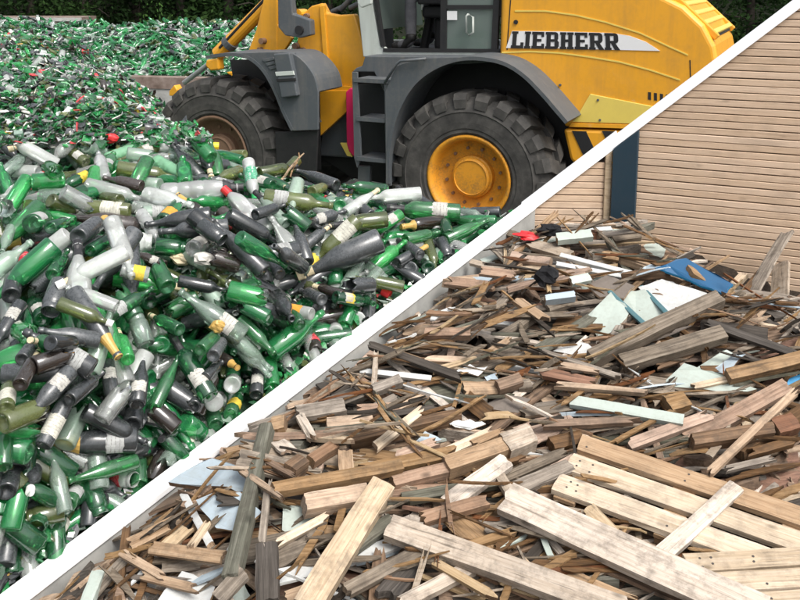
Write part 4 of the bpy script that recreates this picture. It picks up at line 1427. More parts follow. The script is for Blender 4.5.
def place_sheets():
    put_sheet([(586, 284), (606, 275), (635, 286), (624, 298), (600, 297)], 'slate', .018, 'fibre_panel', 'square grey-brown panel near the board wall', 'panel')
    put_sheet([(584, 319), (611, 292), (630, 311), (618, 330), (597, 336)], 'mint', .012, 'laminate_sheet', 'mint white laminate sheet above the foot of the big grey beam', 'sheet')
    put_sheet([(615, 292), (645, 289), (671, 318), (645, 328), (636, 314)], 'mint', .012, 'laminate_sheet', 'mint white laminate sheet between two teal strips', 'sheet', off=.07)
    put_sheet([(638, 287), (662, 279), (676, 284), (724, 298), (690, 316), (668, 318)], 'white', .012, 'laminate_sheet', 'white broken laminate sheet below the deep blue panel', 'sheet')
    put_sheet([(553, 351), (580, 342), (597, 352), (588, 358)], 'white', .008, 'laminate_sheet', 'small white pointed sheet left of the big grey beam', 'sheet')
    put_sheet([(655, 268), (686, 258), (733, 284), (726, 295), (690, 280)], 'blue', .02, 'painted_panel', 'deep blue painted panel near the board wall', 'panel', edge='sky', lean=.45, off=.14)
    put_sheet([(640, 268), (655, 264), (668, 268), (656, 271)], 'ice', .01, 'painted_panel', 'ice blue panel scrap touching the deep blue panel', 'panel')
    put_sheet([(690, 372), (722, 351), (738, 352), (716, 374)], 'mint', .008, 'laminate_sheet', 'folded mint sheet under the two dark beams on the right', 'sheet')
    put_sheet([(709, 372), (735, 353), (746, 354), (727, 375)], 'ice', .008, 'laminate_sheet', 'folded ice blue sheet under the two dark beams on the right', 'sheet')
    put_sheet([(660, 386), (684, 363), (712, 371), (757, 389), (732, 394)], 'mint', .02, 'laminate_sheet', 'white sheet with bare wood edge below the folded blue sheet', 'sheet')
    put_sheet([(478, 408), (503, 395), (531, 399), (518, 413)], 'slate', .012, 'fibre_panel', 'dark flat panel in the middle of the wood heap', 'panel')
    put_sheet([(412, 430), (425, 421), (445, 424), (443, 430), (428, 434)], 'ice', .006, 'torn_sheet', 'torn pale blue sheet in mid heap, upper piece', 'sheet')
    put_sheet([(413, 443), (425, 431), (442, 440), (430, 446)], 'ice', .006, 'torn_sheet', 'torn pale blue sheet in mid heap, lower piece', 'sheet')
    put_sheet([(448, 422), (470, 419), (486, 424), (470, 430), (455, 427)], 'white', .006, 'torn_sheet', 'crumpled white sheet right of the torn blue pieces', 'sheet')
    put_sheet([(455, 372), (470, 364), (488, 366), (478, 376)], 'white', .006, 'torn_sheet', 'small white sheet beside the blackened long plank', 'sheet')
    put_sheet([(480, 377), (497, 373), (500, 379), (487, 381)], 'ice', .006, 'torn_sheet', 'small ice blue sheet right of the blackened plank', 'sheet')
    put_sheet([(168, 482), (212, 458), (262, 476), (256, 494), (214, 486)], 'ice', .02, 'laminate_sheet', 'broad pale blue-grey sheet behind the mossy post', 'sheet', edge='brown')
    put_sheet([(196, 500), (240, 492), (262, 512), (240, 530), (216, 528)], 'ice', .01, 'laminate_sheet', 'pale blue sheet under the white strip at front left', 'sheet')
    put_sheet([(156, 603), (182, 571), (215, 587), (206, 603)], 'white', .015, 'weathered_panel', 'chipped white panel at the front left bottom', 'panel')
    put_sheet([(222, 585), (240, 570), (252, 598), (236, 604)], 'mint', .015, 'weathered_panel', 'small mossy white panel left of the dark post', 'panel')
    put_sheet([(283, 508), (300, 500), (320, 520), (300, 545), (282, 530)], 'mint', .01, 'laminate_sheet', 'pale sheet behind the fresh yellow beam', 'sheet')
    put_sheet([(785, 387), (790, 378), (805, 374), (805, 384)], 'sky', .02, 'painted_panel', "bright blue board end at the photo's right edge", 'panel', lean=.4)
    put_sheet([(326, 478), (340, 472), (343, 492), (330, 494)], 'ice', .006, 'torn_sheet', 'small ice blue scrap by the upright tan board', 'sheet')
_w0 = WCOV.copy(); WCOV[:] = False
COV_ONLY = True
place_sheets()
COV_ONLY = False
SHEETC = WCOV.copy(); WCOV |= _w0
WCOV[225:345, 715:800] = True
rs = random.Random(101)
n_auto = 296 - len(wheroes); made = 0; tries = 0
while made < n_auto and tries < 16000:
    tries += 1
    u, v = sample_pix(rs)
    if not (2 < u < 798 and v < 597) or WCOV[int(v), int(u)]: continue
    hp = WH.hit(u, v, .01, False)
    if hp is None: continue
    P, t = hp
    L, W, T = rand_piece(rs, v); yaw = rand_yaw(rs); L = min(L, .62)
    if v < 420: W *= .85; T *= .85
    ex = np.array([math.cos(yaw), math.sin(yaw)]) * L / 2
    if not (ok_wood(P[0] + ex[0], P[1] + ex[1], .01) and ok_wood(P[0] - ex[0], P[1] - ex[1], .01)): continue
    C, ax, ay, az = WH.drop(P[0], P[1], yaw, L, W, .8)
    if C[2] > WH.get(P[0], P[1], True) + .17: continue
    C = C + az * T / 2
    pj = project(C)
    if abs(pj[1] - v) > 22 or not strip_clear(C, ax, L, T): continue
    tone = rs.choices(TONES, TW_BACK if v < 400 else TW_FRONT)[0]
    put_plank(C, ax, ay, az, L, W, T, tone, jag=rs.choice([.006, .02, .04, .06]), warp=.014 if T < .02 else .005, taper=rs.choice([0, 0, 0, .35, .6]))
    WH.stamp(C, ax, ay, L * .95, W * .9, T / 2)
    q0, q1 = project(C - ax * L / 2), project(C + ax * L / 2)
    wcover(q0[0], q0[1], q1[0], q1[1], 4)
    made += 1

# ---- fine splinters and slats lying over everything
rs = random.Random(55); sp = MB(); cnt = 0; tries = 0
while cnt < 430 and tries < 8000:
    tries += 1
    u, v = sample_pix(rs)
    if not (0 < u < 800 and 0 < v < 600): continue
    if v > 420 and rs.random() < .6: continue
    if SHEETC[int(v), int(u)]: continue
    hp = WH.hit(u, v, 0, False)
    if hp is None: continue
    P = hp[0]
    if rs.random() < .6: L, W, T = rs.uniform(.12, .45), rs.uniform(.006, .018), rs.uniform(.004, .011)
    else: L, W, T = rs.uniform(.12, .36), rs.uniform(.018, .036), rs.uniform(.004, .012)
    yaw = rs.gauss(0, .28) if rs.random() < .8 else rs.uniform(0, 3.14)
    if not ok_wood(P[0], P[1], .02): continue
    C, ax, ay, az = WH.drop(P[0], P[1], yaw, L, max(W, .02), .9)
    C = C + az * T / 2
    if not strip_clear(C, ax, L, T) or C[2] > WH.get(P[0], P[1]) + .07: continue
    V, F, ends = plank_geo(L, W, T, .03, .02, nx=5, ny=3, rs=rs, taper=rs.choice([0, .3, .6, .8]), spike=.4)
    sp.add(np.asarray(V) @ np.c_[ax, ay, az].T + C, F, TONES.index(rs.choices(TONES, TW_BACK)[0]))
    if cnt % 3 == 0: WH.stamp(C, ax, ay, L * .9, W, T / 2)
    cnt += 1
tag(sp.build('splinter_mass', [WD[t] for t in TONES], fix=False), 'uncounted thin splinters and slats strewn over the wood heap', 'splinters', kind='stuff')

def place_line(u0, v0, u1, v1, wpx, T, roll=0.0, off=.03, Lmax=1.9, H=None, clear=.012, steps=60):
    H = H or WH
    a, b = H.hit(u0, min(v0, 640), off), H.hit(u1, min(v1, 640), off)
    if a is None or b is None: return None
    (E0, t0), (E1, t1) = a, b
    r0, r1 = ray(u0, v0), ray(u1, v1)
    E0 = CAMP + r0 * t0; E1 = CAMP + r1 * t1
    ax = E1 - E0; L = float(np.linalg.norm(ax)); ax /= L
    C = (E0 + E1) / 2
    nrm = H.normal(C[0], C[1])
    view = (CAMP - C) / np.linalg.norm(CAMP - C)
    nrm = nrm * .75 + view * .35
    if abs(ax[2]) > .75: nrm = view + np.array([.15, 0, .2])
    ax, ay, az = basis(ax, nrm)
    if roll:
        c_, s_ = math.cos(roll), math.sin(roll); ay, az = ay * c_ + az * s_, az * c_ - ay * s_
    p0, p1 = project(C - ay * .05), project(C + ay * .05)
    du, dv = u1 - u0, v1 - v0; dl = math.hypot(du, dv)
    perp = abs((p1[0] - p0[0]) * dv - (p1[1] - p0[1]) * du) / dl / .1
    W = min(.30, max(.016, (wpx) / max(perp, 40)))
    sc = 1.0
    for k in range(steps):
        Cc = CAMP + (C - CAMP) * sc
        ss = np.linspace(-.46, .46, 15) * L * sc
        P = Cc[None] + ax[None] * ss[:, None] - az[None] * T / 2
        pen = H.get(P[:, 0], P[:, 1]) - P[:, 2]
        if np.quantile(pen, .85) < clear: break
        sc -= .0035
    gap = float(-pen.max())
    if gap > .015: Cc = Cc - np.array([0, 0, gap - .006])
    return Cc, ax, ay, az, L * sc, W * sc
# ---- pallets
mat_wood('pallet_new', (.38, .29, .19), (.50, .40, .29), (.57, .475, .365), wear=.35, var=.2); mat_wood('pallet_old', (.26, .16, .09), (.38, .255, .15), (.45, .32, .205), wear=.3, var=.2)
mat_paint('nail', (.06, .05, .045), .5, .3)
def pallet(A, B, Cc, tone_rows, label, off, n_rows, bw, gap):
    """A,B: pixel ends of the first deck board; Cc: pixel on the far side that fixes the deck's tilt"""
    hA, hB, hC = WH.hit(*A, off), WH.hit(*B, off), WH.hit(*Cc, off)
    PA, PB, PC = hA[0], hB[0], hC[0]
    for k in range(50):
        sc = 1 - .0035 * k
        a, b, c = [CAMP + (p - CAMP) * sc for p in (PA, PB, PC)]
        S_ = np.array([a + (b - a) * s + (c - a) * q for s in np.linspace(0, 1, 9) for q in np.linspace(0, 1, 5)])
        pen = WH.get(S_[:, 0], S_[:, 1]) - S_[:, 2] + .06
        if np.quantile(pen, .8) < .015: break
    ax = b - a; L = np.linalg.norm(ax); ax /= L
    ay = (c - a) - ax * (c - a).dot(ax); Wd = np.linalg.norm(ay); ay /= Wd; az = np.cross(ax, ay)
    if az[2] < 0: az = -az
    M = Matrix(((ax[0], ay[0], az[0], a[0]), (ax[1], ay[1], az[1], a[1]), (ax[2], ay[2], az[2], a[2]), (0, 0, 0, 1)))
    root = empty('pallet', mat=M)
    tag(root, label, 'pallet', 'broken pallets at the front of the heap')
    y = 0.0
    for i in range(n_rows):
        Lr = L * tone_rows[i][1]
        V, F, _ = plank_geo(Lr, bw, .022, .004, .001, rs=RW)
        mb = MB(); mb.add(np.asarray(V), F)
        o = mb.build('deck_board', MATS[tone_rows[i][0]], root, fix=False); o.location = (Lr / 2, y + bw / 2, 0)
        for xn in (.045, .09, L * .5):
            for yn in (.3, .7):
                if random.random() < .8:
                    nb = MB(); nb.tube([(0, 0, -.004), (0, 0, .0018)], .0045, 7)
                    q = nb.build('nail', MATS['nail'], o); q.location = (xn - Lr / 2 + random.uniform(-.01, .01), bw * (yn - .5) + random.uniform(-.008, .008), .0105)
        y += bw + gap
    for xs_ in (.055, L * .5, L * .95):
        mb = MB(); mb.box((0, 0, 0), (.085, y - gap + .01, .02))
        o = mb.build('stringer', MATS['pallet_old'], root); o.location = (xs_, (y - gap) / 2, -.0225); bevel(o, .003, 1)
        for yy in (.05, (y - gap) * .5, y - gap - .05):
            mb = MB(); mb.box((0, 0, 0), (.08, .09, .07)); o = mb.build('spacer_block', MATS['pallet_old'], root); o.location = (xs_, yy, -.069); bevel(o, .004, 1)
    for _ in range(5000):
        q = a + ax * rng.uniform(0, L) + ay * rng.uniform(0, y)
        j, i = WH.idx(q[0], q[1]); WH.h[j, i] = max(WH.h[j, i], q[2] + .012)
    return root
def place_pallets():
    pallet((583, 436), (812, 512), (567, 508), [('pallet_old', 1.0), ('pallet_new', 1.0), ('pallet_new', 1.0)], 'large broken pallet lying slanted at the front right', .09, 3, .100, .03)
    pallet((682, 556), (812, 548), (690, 604), [('pallet_new', 1.0), ('pallet_new', 1.0), ('pallet_new', 1.0)], 'new yellow pallet at the bottom right corner', .08, 3, .075, .010)
place_sheets()
wheroes.sort(key=lambda h: (max(float(h[1]), float(h[3])) + (400 if float(h[4]) > 22 else 0) + 30 * float(h[5]) / .05))
_pal_done = False
for h in wheroes:
    if float(h[4]) > 20 and not _pal_done and float(h[1]) > 470:
        _pal_done = True; place_pallets()
    u0, v0, u1, v1, w, T = map(float, h[:6]); tone = h[6]
    q = place_line(u0, v0, u1, v1, w, T)
    if q is None: continue
    C, ax, ay, az, L, W = q
    for _ in range(6):
        if strip_clear(C, ax, L, T, 3) or u0 + u1 > 1000: break
        C = C + an * .03 - np.array([0, 0, .03])
    put_plank(C, ax, ay, az, L, W, T, tone, jag=.003 if T > .035 else .006 if w > 12 else .018, warp=.003, taper=.3 if (tone in ('tan', 'brown') and w < 8) else 0)
    WH.stamp(C, ax, ay, L * .96, W * .9, T / 2)

lump('cloth_rag', 546, 282, 24, 24, MATS['cloth_black'], 'large black cloth rag on the upper wood heap', 'rag', H=WH, rough=.3)
lump('cloth_rag', 550, 233, 24, 13, MATS['cloth_black'], 'small black rag near the board wall', 'rag', H=WH, rough=.3)
lump('cloth_rag', 527, 237, 26, 6, MATS['cap_red'], 'flat red rag near the board wall', 'rag', H=WH, rough=.3)

# ---- boards standing up against the rear wall
def standing(u0, v0, u1, v1, wpx, T, tone, gap, label, face=0.0):
    """board leaning on the rear wall: its foot on the heap, its head near the wall"""
    hp = WH.hit(u0, v0, .0, True); E0 = hp[0]
    E1 = hit_plane(u1, v1, Q1 + n2_ * gap, n2_)
    ax = E1 - E0; L = np.linalg.norm(ax)
    ax, ay, az = basis(ax, n2_ + np.array([-.2 + face, 0, .15]))
    C = (E0 + E1) / 2; t = project(C)[2]
    p0, p1 = project(C - ay * .05), project(C + ay * .05); pw = math.hypot(p1[0] - p0[0], p1[1] - p0[1]) / .1
    put_plank(C, ax, ay, az, L, wpx / pw, T, tone, jag=.012, label=label, name='plank')
standing(748, 300, 787, 231, 12, .02, 'grey', .12, 'grey plank with broken tip leaning up against the board wall', -.5)
standing(737, 300, 763, 268, 12, .03, 'brown', .25, 'short dark brown plank leaning beside the tall grey plank', -.5)
standing(722, 299, 745, 274, 9, .03, 'pine', .3, 'small yellow board standing left of the leaning brown plank')
standing(775, 345, 782, 264, 20, .02, 'pale', .10, 'pale board standing upright against the board wall')
standing(800, 348, 803, 300, 18, .02, 'white', .08, 'white board standing upright at the far right')

for h in ("655 562 737 487 18 .025 pale", "590 512 642 563 12 .02 pine", "640 545 668 555 8 .02 tan"):
    h = h.split(); q = place_line(*map(float, h[:6]), off=.10)
    C, ax, ay, az, L, W = q
    put_plank(C, ax, ay, az, L, W, float(h[5]), h[6], jag=.006); WH.stamp(C, ax, ay, L * .96, W * .9, .0125)


# ------------------------------------------------------------------ wheel loader
mat_paint('loader_orange', (.83, .385, .022), .35, .25, (.30, .17, .06), 1.6, coat=.3, streak=.24)
mat_paint('loader_yellow', (.80, .62, .13), .35, .12, (.3, .2, .08), 1.6, coat=.3)
mat_paint('loader_grey', (.078, .088, .097), .5, .45, (.19, .175, .15), 2.6, streak=.3)
mat_paint('loader_black', (.012, .012, .013), .6, .3, (.06, .055, .05), 3)
mat_paint('cab_light', (.52, .56, .52), .4, .3, (.2, .19, .16), 2, streak=.2)
mat_paint('loader_white', (.80, .80, .80), .4, .06)
mat_paint('lock_bar_red', (.75, .02, .12), .45, .3, (.4, .1, .12), 12)
mat_paint('chrome_rod', (.5, .5, .5), .25, .2); MATS['chrome_rod'].node_tree.nodes['Principled BSDF'].inputs['Metallic'].default_value = .7
mat_paint('rim_orange', (.72, .31, .02), .5, .85, (.13, .09, .05), 5)
mat_paint('rim_rust', (.22, .13, .08), .7, .5, (.10, .07, .05), 8)
mat_mottle('tyre_rubber', [(.034, .033, .031), (.060, .057, .053), (.105, .099, .09)], 7, .75, .4, .01)
mat_glass('cab_glass', (.50, .62, .56), (.78, .90, .85), .42, .25, .03)

TH = math.radians(25)
TR = .85; HW = 1.32; WB = 2.99
fwd = np.array([-math.cos(TH), math.sin(TH), 0]); lft = np.array([-math.sin(TH), -math.cos(TH), 0])
Wc_ = at(467, 180, 8.7)
LO = Wc_ - lft * HW; LO[2] = 0.0
ML = Matrix(((fwd[0], lft[0], 0, LO[0]), (fwd[1], lft[1], 0, LO[1]), (0, 0, 1, 0), (0, 0, 0, 1)))
loader = empty('wheel_loader', mat=ML)
tag(loader, 'orange articulated wheel loader with grey fenders parked behind the glass heap', 'wheel loader')
MLi = np.array(ML.inverted())
def lp(u, v, y):
    """pixel -> (x, z) on the loader's own lengthwise vertical plane at local y"""
    P = LO + lft * y
    q = hit_plane(u, v, P, lft)
    l = MLi[:3, :3] @ q + MLi[:3, 3]
    return float(l[0]), float(l[2])
def plate(name, pix, y, th, mat, parent=loader, bev=.012, seg=2):
    mb = MB(); mb.prism([lp(u, v, y) for u, v in pix], y, y - th)
    o = mb.build(name, MATS[mat], parent)
    if bev: bevel(o, bev, seg)
    return o
def smooth_px(pix, k=4):
    """Catmull-Rom through the profile points"""
    p = [np.array(q, float) for q in pix]; out = []
    for i in range(len(p) - 1):
        a, b, c, d_ = p[max(i - 1, 0)], p[i], p[i + 1], p[min(i + 2, len(p) - 1)]
        for j in range(k):
            t = j / k; out.append(.5 * (2 * b + (c - a) * t + (2 * a - 5 * b + 4 * c - d_) * t * t + (3 * b - a - 3 * c + d_) * t ** 3))
    return [tuple(q) for q in out] + [tuple(p[-1])]
def band(name, pix, y0, y1, th, mat, parent=loader):
    """sheet bent along a profile, running across the machine"""
    P = [np.array(lp(u, v, y0)) for u, v in smooth_px(pix)]
    n = len(P); off = []
    for i in range(n):
        d = P[min(i + 1, n - 1)] - P[max(i - 1, 0)]; d /= np.linalg.norm(d)
        off.append(np.array([-d[1], d[0]]) * th)
    V = []
    for i in range(n):
        for y in (y0, y1):
            a = P[i]; b = P[i] + off[i]
            V += [(a[0], y, a[1]), (b[0], y, b[1])]
    F = []
    for i in range(n - 1):
        a = i * 4; b = a + 4
        F += [(a, a + 1, b + 1, b), (a + 2, b + 2, b + 3, a + 3), (a, b, b + 2, a + 2), (a + 1, a + 3, b + 3, b + 1)]
    F += [(0, 2, 3, 1), ((n - 1) * 4, (n - 1) * 4 + 1, (n - 1) * 4 + 3, (n - 1) * 4 + 2)]
    mb = MB(); mb.add(V, F)
    return mb.build(name, MATS[mat], parent)

# ---- wheels
def rev(profile, seg, yoff=0):
    V = []; F = []; n = len(profile)
    for (r, y) in profile:
        for k in range(seg):
            a = 2 * math.pi * k / seg; V.append((r * math.cos(a), y, r * math.sin(a)))
    for i in range(n - 1):
        for k in range(seg): F.append((i * seg + k, i * seg + (k + 1) % seg, (i + 1) * seg + (k + 1) % seg, (i + 1) * seg + k))
    return V, F
def tyre_mesh():
    mb = MB(); w = .60; R = TR - .055
    prof = [(.415, -w / 2 + .05), (.46, -w / 2 + .01), (.56, -w / 2 - .0), (.68, -w / 2 + .005), (R - .06, -w / 2 + .03), (R, -w / 2 + .09), (R + .01, 0), (R, w / 2 - .09), (R - .06, w / 2 - .03), (.68, w / 2 - .005), (.66, w / 2 + .004), (.65, w / 2 - .002), (.56, w / 2), (.50, w / 2 - .004), (.49, w / 2 - .012), (.46, w / 2 - .01), (.415, w / 2 - .05)]
    V, F = rev(prof, 56); mb.add(V, F)
    nl = 22
    for side in (1, -1):
        for k in range(nl):
            a = 2 * math.pi * (k + (.5 if side < 0 else 0)) / nl; da = 2 * math.pi / nl * .29
            pts = []
            for (aa, y, r) in ((0, .0, R), (0, .0, TR), (.16, .0, 0)): pass
            ring = []
            for y, r0, r1, sh in ((.02, R - .01, TR, .10), (.16, R - .01, TR, .05), (.26, R - .03, TR - .012, 0.0), (.302, R - .10, TR - .07, 0.0)):
                for sg in (-1, 1):
                    for r in (r0, r1):
                        t = a + sg * da + sh
                        ring.append((r * math.cos(t), side * y, r * math.sin(t)))
            F = []
            for i in range(3):
                b = i * 4; c = b + 4
                F += [(b, b + 1, c + 1, c), (b + 2, c + 2, c + 3, b + 3), (b + 1, b + 3, c + 3, c + 1)]
            F += [(0, 2, 3, 1), (12, 13, 15, 14)]
            mb.add(ring, F)
    me = mb.mesh('tyre', MATS['tyre_rubber']); fixn(me)
    return me
TY = tyre_mesh()
def rim_mesh(mat):
    mb = MB()
    V, F = rev([(.425, .255), (.435, .275), (.415, .285), (.395, .27), (.375, .235), (.365, .16), (.33, .12), (.20, .105), (.0, .105)], 48); mb.add(V, F)
    V, F = rev([(.42, .25), (.40, .0), (.42, -.25)], 40); mb.add(V, F)
    me = mb.mesh('rim', MATS[mat], True); fixn(me); return me
def hub_mesh(mat):
    mb = MB()
    V, F = rev([(.215, .10), (.21, .165), (.195, .175), (.19, .20), (.17, .215), (.165, .205), (.0, .21)], 36); mb.add(V, F)
    me = mb.mesh('hub', MATS[mat]); fixn(me); return me
_bolt = None
def wheel(x, y, side, mat):
    global _bolt
    w = link('wheel', rim_mesh(mat), loader)
    w.location = (x, y, TR); w.rotation_euler = (0, random.uniform(0, 6), 0 if side > 0 else math.pi)
    link('tyre', TY, w); link('hub', hub_mesh(mat), w)
    if _bolt is None:
        mb = MB(); mb.tube([(0, 0, 0), (0, .03, 0)], .017, 6); _bolt = mb.mesh('bolt', MATS['rim_rust']); fixn(_bolt)
    if side > 0:
        for k in range(12):
            a = 2 * math.pi * k / 12; b = link('bolt', _bolt, w); b.location = (.285 * math.cos(a), .108, .285 * math.sin(a))
    return w
yw = HW - .30
wheel(0, yw, 1, 'rim_orange'); wheel(0, -yw, -1, 'rim_orange')
wheel(WB, yw, 1, 'rim_rust'); wheel(WB, -yw, -1, 'rim_rust')

# ---- hood with sloping rear
hood_px = [(499, 63), (525, 68), (548, 84), (562, 104), (566, 118), (562, 127), (716, 131), (718, 62), (715, 46), (704, 25), (684, 6), (656, -8), (600, -18), (501, -24)]
YH = .86
poly = [lp(u, v, YH) for u, v in hood_px]
mb = MB(); mb.prism(poly, YH, -YH)
hood = mb.build('hood', MATS['loader_orange'], loader); bevel(hood, .05, 4, 28)
hood.data.polygons.foreach_set('use_smooth', [False] * len(hood.data.polygons))
plate('skirt', [(590, 94), (576, 118), (572, 122), (703, 126), (703, 113), (650, 106)], YH + .012, .02, 'loader_yellow', hood, .004)
plate('skirt_edge', [(571, 123), (569, 127), (703, 131), (703, 127)], YH + .014, .02, 'loader_orange', hood, .003)
def stripe(pix, w=1.6):
    up = [(u, v - w / 2) for u, v in pix]; dn = [(u, v + w / 2) for u, v in pix][::-1]
    mb = MB(); P = [lp(u, v, YH) for u, v in up + dn]; n = len(pix)
    V = [(p[0], YH + .005, p[1]) for p in P] + [(p[0], YH - .01, p[1]) for p in P]
    m = 2 * n; F = []
    for i in range(n - 1): F += [(i, i + 1, m - 2 - i, m - 1 - i)]
    for i in range(m): F.append((i, i + m, (i + 1) % m + m, (i + 1) % m))
    mb.add(V, F); mb.build('stripe', MATS['loader_yellow'], hood)
stripe([(515, 11), (545, 11), (575, 15), (605, 22), (640, 33), (670, 47), (688, 55)], 1.5)
stripe([(502, 52.5), (530, 51.5), (560, 53), (590, 57), (620, 62), (650, 70), (680, 80)], 1.5)
ban = plate('banner', [(506, 48), (512, 31), (560, 31.5), (612, 33), (630, 36), (646, 42), (660, 51), (620, 50), (560, 48.5)], YH + .006, .012, 'loader_white', hood, 0)
# heavy block capitals: rectangles (x0, z0, x1, z1) and slanted quads on a 0.8 x 1 cell, butted edge to edge
GLY = {
 'L': ([(.06, .18, .30, .86), (0, .86, .38, 1), (0, 0, .72, .18), (.54, .18, .72, .36)], []),
 'I': ([(.06, .15, .30, .85), (0, .85, .36, 1), (0, 0, .36, .15)], []),
 'E': ([(.06, .17, .30, .42), (.06, .58, .30, .83), (0, .83, .70, 1), (.06, .42, .56, .58), (0, 0, .72, .17), (.56, .17, .72, .31), (.54, .70, .70, .83)], []),
 'B': ([(.06, .16, .30, .43), (.06, .58, .30, .84), (0, .84, .58, 1), (.06, .43, .60, .58), (0, 0, .62, .16), (.52, .16, .76, .43), (.50, .58, .72, .84)], [((.58, .84), (.72, .84), (.68, .94), (.58, 1)), ((.62, 0), (.70, .05), (.76, .16), (.62, .16)), ((.60, .43), (.74, .43), (.68, .505), (.60, .505)), ((.60, .505), (.68, .505), (.70, .58), (.60, .58))]),
 'H': ([(.06, .15, .30, .42), (.06, .42, .70, .58), (.06, .58, .30, .85), (0, .85, .36, 1), (0, 0, .36, .15), (.46, .15, .70, .42), (.46, .58, .70, .85), (.40, .85, .76, 1), (.40, 0, .76, .15)], []),
 'R': ([(.06, .15, .30, .40), (.06, .40, .60, .55), (.06, .55, .30, .84), (0, .84, .58, 1), (0, 0, .36, .15), (.50, .55, .74, .84)], [((.58, .84), (.74, .84), (.69, .95), (.58, 1)), ((.60, .40), (.69, .46), (.74, .55), (.60, .55)), ((.34, .40), (.58, .40), (.82, 0), (.54, 0))]),
}
ADV = {'L': .76, 'I': .42, 'E': .78, 'B': .82, 'H': .82, 'R': .84}
tot = sum(ADV[c] for c in 'LIEBHERR')
q00, q10, q01, q11 = [np.array(lp(*p, YH)) for p in ((511, 48.2), (621, 50.2), (512.5, 31.2), (620, 33.2))]
mb = MB(); xo = 0.0
def lq(x, z):
    s_ = x / tot; p = (q00 * (1 - s_) + q10 * s_) * (1 - z) + (q01 * (1 - s_) + q11 * s_) * z
    return (p[0], YH + .0105, p[1])
for ch in 'LIEBHERR':
    R_, Q_ = GLY[ch]
    for x0, z0, x1, z1 in R_: mb.add([lq(xo + x0, z0), lq(xo + x1, z0), lq(xo + x1, z1), lq(xo + x0, z1)], [(0, 1, 2, 3)])
    for qd in Q_: mb.add([lq(xo + x, z) for x, z in qd], [(0, 1, 2, 3)])
    xo += ADV[ch]
tm = mb.mesh('lettering', MATS['loader_black']); fixn(tm)
tm.materials.clear(); tm.materials.append(MATS['loader_black'])
link('lettering', tm, hood)
mb = MB(); x_, z_ = lp(516, 22, YH); mb.tube([(x_, YH - .01, z_), (x_, YH + .012, z_)], .022, 12); mb.build('latch', MATS['loader_black'], hood)
# louvres on the sloping rear of the hood
(xa, za), (xb, zb) = lp(711, 39, YH), lp(667, -3, YH)
sl = np.array([xb - xa, zb - za]); sl /= np.linalg.norm(sl); nn_ = np.array([-sl[1], sl[0]])
if nn_[1] < 0: nn_ = -nn_
mid = np.array([(xa + xb) / 2, (za + zb) / 2]); ang = math.atan2(sl[1], sl[0])
Rl = np.array(Matrix.Rotation(-ang, 3, 'Y'))
mb = MB(); mb.box((mid[0] + nn_[0] * .004, 0, mid[1] + nn_[1] * .004), (.56, 1.45, .03), R=Rl); mb.build('grille_recess', MATS['loader_black'], hood)
for k in range(5):
    c = mid + sl * (-.24 + .12 * k) + nn_ * .04
    mb = MB(); mb.box((c[0], 0, c[1]), (.05, 1.45, .05), R=Rl); bevel(mb.build('louvre', MATS['loader_yellow'], hood), .01, 2)
for sgn in (-1, 1):
    c = mid + nn_ * .035; mb = MB(); mb.box((c[0], sgn * .76, c[1]), (.60, .06, .06), R=Rl); bevel(mb.build('grille_frame', MATS['loader_orange'], hood), .01, 2)
xr_, zr_ = lp(718, 54, YH)
for sgn in (-1, 1):
    mb = MB(); mb.box((xr_ - .012, sgn * .66, zr_ - .09), (.03, .30, .14)); bevel(mb.build('tail_light', MATS['loader_grey'], hood), .01, 2)

for a_, b_ in (((512, -20), (507, 50)), ((690, 60), (692, 124))):
    plate('panel_seam', [(a_[0] - .5, a_[1]), (a_[0] + .5, a_[1]), (b_[0] + .5, b_[1]), (b_[0] - .5, b_[1])], YH + .003, .01, 'loader_black', hood, 0)
for k in range(6):
    plate('vent_slot', [(648 + k * 6, 92 + k * .8), (651 + k * 6, 92.4 + k * .8), (651 + k * 6, 100 + k * .8), (648 + k * 6, 99.6 + k * .8)], YH + .003, .01, 'loader_black', hood, 0)
for (u, v) in ((520, 62), (560, 85), (598, 100), (600, 120), (640, 122), (680, 124)):
    x_, z_ = lp(u, v, YH + .012); mb = MB(); mb.tube([(x_, YH - .01, z_), (x_, YH + .02, z_)], .012, 8); mb.build('bolt', MATS['loader_grey'], hood)
# ---- counterweight with warning stripes
cw_px = [(563, 129), (705, 133), (705, 176), (590, 178), (570, 160)]
cw = plate('counterweight', cw_px, .87, 1.74, 'loader_orange', loader, .03)
for u0 in (572, 602, 632, 662):
    plate('warning_stripe', [(u0, 131), (u0 + 14, 131.5), (u0 + 33, 172), (u0 + 19, 172)], .876, .012, 'loader_black', cw, 0)

# ---- rear fender, cab plinth, steps
arch = [(389, 184), (390, 150), (396, 120), (407, 96), (420, 80), (438, 68), (458, 61.5), (478, 60.5), (502, 65), (522, 77), (540, 95), (553, 110), (565, 124)]
band('rear_fender', arch, 1.37, .80, -.035, 'loader_grey')
plate('fender_side', [(386, 170), (385, 92), (396, 66), (420, 58), (470, 57), (490, 59)] + smooth_px(arch[:8])[::-1], 1.365, .03, 'loader_grey', loader, .004)
plate('cab_plinth', [(365, 56), (500, 57), (500, 62), (430, 66), (400, 100), (388, 100), (374, 72), (352, 72), (356, 68), (362, 66)], 1.05, 1.9, 'loader_grey', loader, .01)
steps = plate('step_frame', [(352, 72), (357, 72), (361, 158), (357, 168), (354, 158)], 1.33, .03, 'loader_grey', loader, .004)
plate('step_side', [(384, 84), (389, 84), (391, 186), (386, 186)], 1.335, .03, 'loader_grey', steps, .004)
